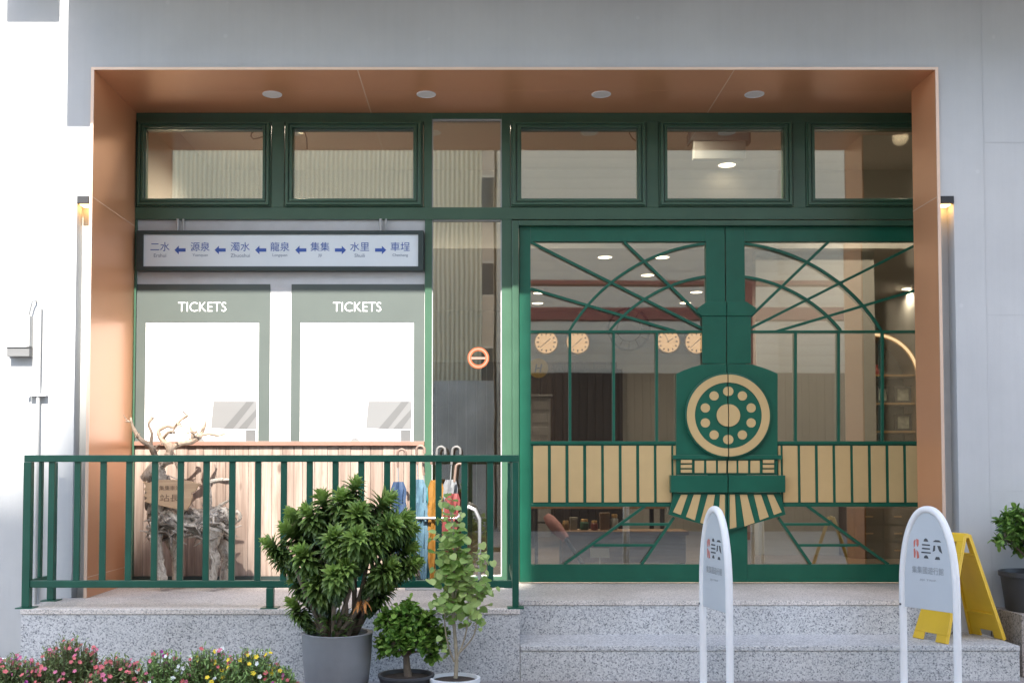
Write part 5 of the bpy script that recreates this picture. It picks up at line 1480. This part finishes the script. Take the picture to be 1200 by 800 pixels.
clump(192, 768, 84, 0.0, ["white", "coral", "pink", "white", "magenta"], 45, "white and pink flowers in the middle of the bed", M_fleaf)
clump(245, 762, 84, 0.05, ["yellow", "coral", "white", "pink"], 48, "mixed yellow, white and pink flowers right of the white ones", M_fleaf)
clump(295, 762, 84, 0.0, ["yellow", "yellow", "coral", "white"], 50, "mostly yellow flowers near the grey pot end of the bed", M_fleaf)
clump(326, 785, 50, -0.05, ["coral", "yellow", "magenta"], 30, "small low plant of few flowers closest to the grey pot", M_fleaf)

# ------------------------------------------------------------------ the other side of the street (seen as reflections except the tall block and tank, and it shades the shop)
def corr(name, ca, cb, per):
    m, nt, out = new_mat(name)
    b = N(nt, "ShaderNodeBsdfPrincipled", Roughness=0.5)
    wv = N(nt, "ShaderNodeTexWave", Scale=per, wave_type='BANDS', bands_direction='X', wave_profile='SIN')
    nt.links.new(coords(nt), wv.inputs["Vector"])
    c = ramp(nt, wv.outputs["Fac"], [(0.15, ca), (0.5, cb)]); nt.links.new(c, b.inputs["Base Color"])
    bp = N(nt, "ShaderNodeBump", Strength=0.6, Distance=0.05); nt.links.new(wv.outputs["Fac"], bp.inputs["Height"]); nt.links.new(bp.outputs[0], b.inputs["Normal"])
    nt.links.new(b.outputs[0], out.inputs[0]); return m
M_cream = corr("cream_corrugated_sheet", (0.66, 0.57, 0.41), (0.80, 0.72, 0.53), 3.2)
M_opp = paint("beige_render", (0.34, 0.31, 0.28), 0.85, 0, 0.12, 0.6, 0.05, 40)
def siding():
    m, nt, out = new_mat("beige_siding")
    b = N(nt, "ShaderNodeBsdfPrincipled", Roughness=0.7)
    wv = N(nt, "ShaderNodeTexWave", Scale=1.6, wave_type='BANDS', bands_direction='Z', wave_profile='SAW')
    nt.links.new(coords(nt), wv.inputs["Vector"])
    c = ramp(nt, wv.outputs["Fac"], [(0.0, (0.48, 0.40, 0.32)), (0.12, (0.58, 0.51, 0.41)), (1.0, (0.62, 0.55, 0.44))]); nt.links.new(c, b.inputs["Base Color"])
    nt.links.new(b.outputs[0], out.inputs[0]); return m
M_siding = siding()
M_rust = paint("red_oxide_steel", (0.22, 0.06, 0.05), 0.6, 0, 0.15, 4, 0.03)
M_dwin = paint("dark_window_glass", (0.03, 0.035, 0.04), 0.08, 0, 0.05, 2, 0)
def far_building(name, x0, x1, y0, y1, h, mat, label, cols_, rows, z_first=1.2, wh=1.3, ww=1.4):
    t = thing(name, ((x0 + x1) / 2, (y0 + y1) / 2, 0), label, "building")
    o = MB(); o.box(x0, x1, y0, y1, 0, h); wl = o.build("wall", mat, t, t.location)
    o = MB(); o.box(x0, x1, y0 - 0.1, y1 + 0.02, h + 0.001, h + 0.25); rf = o.build("roof", M_opp, t, t.location)
    for r_ in range(rows):
        for c_ in range(cols_):
            wx = x0 + (x1 - x0) * (c_ + 0.5) / cols_; wz = z_first + r_ * 3.1
            if wz + wh > h - 0.3: continue
            f = MB(); f.rect_ring(wx - ww / 2, wx + ww / 2, wz, wz + wh, 0.07, y1 - 0.02, y1 + 0.04); wn = f.build("window", M_greymetal, t, t.location)
            MB().box(wx - ww / 2 + 0.07, wx + ww / 2 - 0.07, y1 + 0.005, y1 + 0.02, wz + 0.07, wz + wh - 0.07).build("pane", M_dwin, wn, t.location)
    return t, rf
far_building("corrugated_shed", -10, -0.05, -19, -14, 11.0, M_cream, "long cream corrugated shed across the street", 4, 1, 0.9)
far_building("beige_house", 0.262, 5.6, -20, -12, 18.5, M_siding, "beige multi-storey house with horizontal siding across the street", 2, 5, 8.2, 1.5, 1.1)
far_building("beige_house", 5.62, 15, -19, -12.3, 9.5, M_siding, "lower beige house with horizontal siding, beside the tall one across the street", 2, 2, 8.0, 1.2, 1.1)
tag(MB().box(-9, 0.2, -13.0, -12.8, 0, 2.9).build("boundary_wall", paint("grey_concrete", (0.52, 0.52, 0.50), 0.9, 0, 0.3, 1.2, 0.05)), "low grey concrete wall in front of the corrugated shed across the street", "wall")
fm = MB(); rh = random.Random(2); xk = 0.3
while xk < 11:
    fm.tone = rh.random(); fm.box(xk, xk + 0.14, -11.8, -11.7 + rh.uniform(0, 0.01), 0, 2.95); xk += 0.148
tag(fm.build("board_fence", wood_mat("dark_fence_boards", (0.030, 0.020, 0.016), (0.075, 0.052, 0.042), 'Z', 0.8)), "tall dark brown board fence in front of the beige houses across the street", "fence")
H = PZ(562, 0, 60) + 30 * te
tb_, rf_ = far_building("shading_block", -6.5, 1.0, -36, -30, H - 0.251, M_opp, "unseen tall apartment block behind the shed, put in to shade the shop", 4, 10)  # unseen block, placed and sized to shade the lower left of the shop
tkx = (PX(50, 0, 480) + PX(280, FY, 600)) / 2 + 0.1
o = MB(); o.lathe([(0.62, H), (0.62, H + 0.62), (0.55, H + 0.80), (0.35, H + 0.93), (0.02, H + 0.97)], tkx, -30.6, 32)  # unseen tank, shaped to cast the rounded shadow on left wall and planks
tag(o.build("shading_tank", M_metal, smooth=True), "unseen round steel water tank on the tall block, shaped for its shadow", "water tank")
t = thing("steel_frame", (4, -10, 0), "red steel frame of posts and beams along the beige house", "frame")
o = MB()
for x_ in (4.4, 8.5): o.box(x_ - 0.09, x_ + 0.09, -9.6, -9.42, 0, 4.2)
o.box(0.32, 9, -9.62, -9.40, 3.62, 3.82); o.box(0.34, 0.54, -9.6, -9.42, 0, 4.2); o.box(0.32, 9, -9.62, -9.40, 4.2, 4.27)
o.build("frame", M_rust, t, t.location)


# ------------------------------------------------------------------ light
world = bpy.data.worlds.new("World"); scene.world = world; world.use_nodes = True
nt = world.node_tree
bg = nt.nodes["Background"]
sky = nt.nodes.new("ShaderNodeTexSky"); sky.sky_type = 'NISHITA'; sky.sun_disc = False
sky.sun_elevation = R(ELEV); sky.sun_rotation = R(180); sky.air_density = 1.0; sky.dust_density = 1.6; sky.ozone_density = 1.0
nt.links.new(sky.outputs[0], bg.inputs[0]); bg.inputs[1].default_value = 0.15
sl = bpy.data.lights.new("sun", 'SUN'); sl.energy = 4.2; sl.angle = R(0.53); sl.color = (1.0, 0.95, 0.87)
so = bpy.data.objects.new("sun", sl); col.objects.link(so); so.rotation_euler = (R(90 - ELEV), 0, 0); so.location = (0, -20, 25)

vs = scene.view_settings
vs.view_transform = 'Standard'; vs.look = 'None'; vs.gamma = 1.0; vs.exposure = 1.97; vs.use_curve_mapping = False
scene.render.resolution_x, scene.render.resolution_y = 1024, 682
cy = scene.cycles
cy.use_denoising = True
cy.max_bounces = 8; cy.diffuse_bounces = 4; cy.glossy_bounces = 4; cy.transparent_max_bounces = 12; cy.transmission_bounces = 4
cy.caustics_reflective = False; cy.caustics_refractive = False
cy.sample_clamp_indirect = 6.0
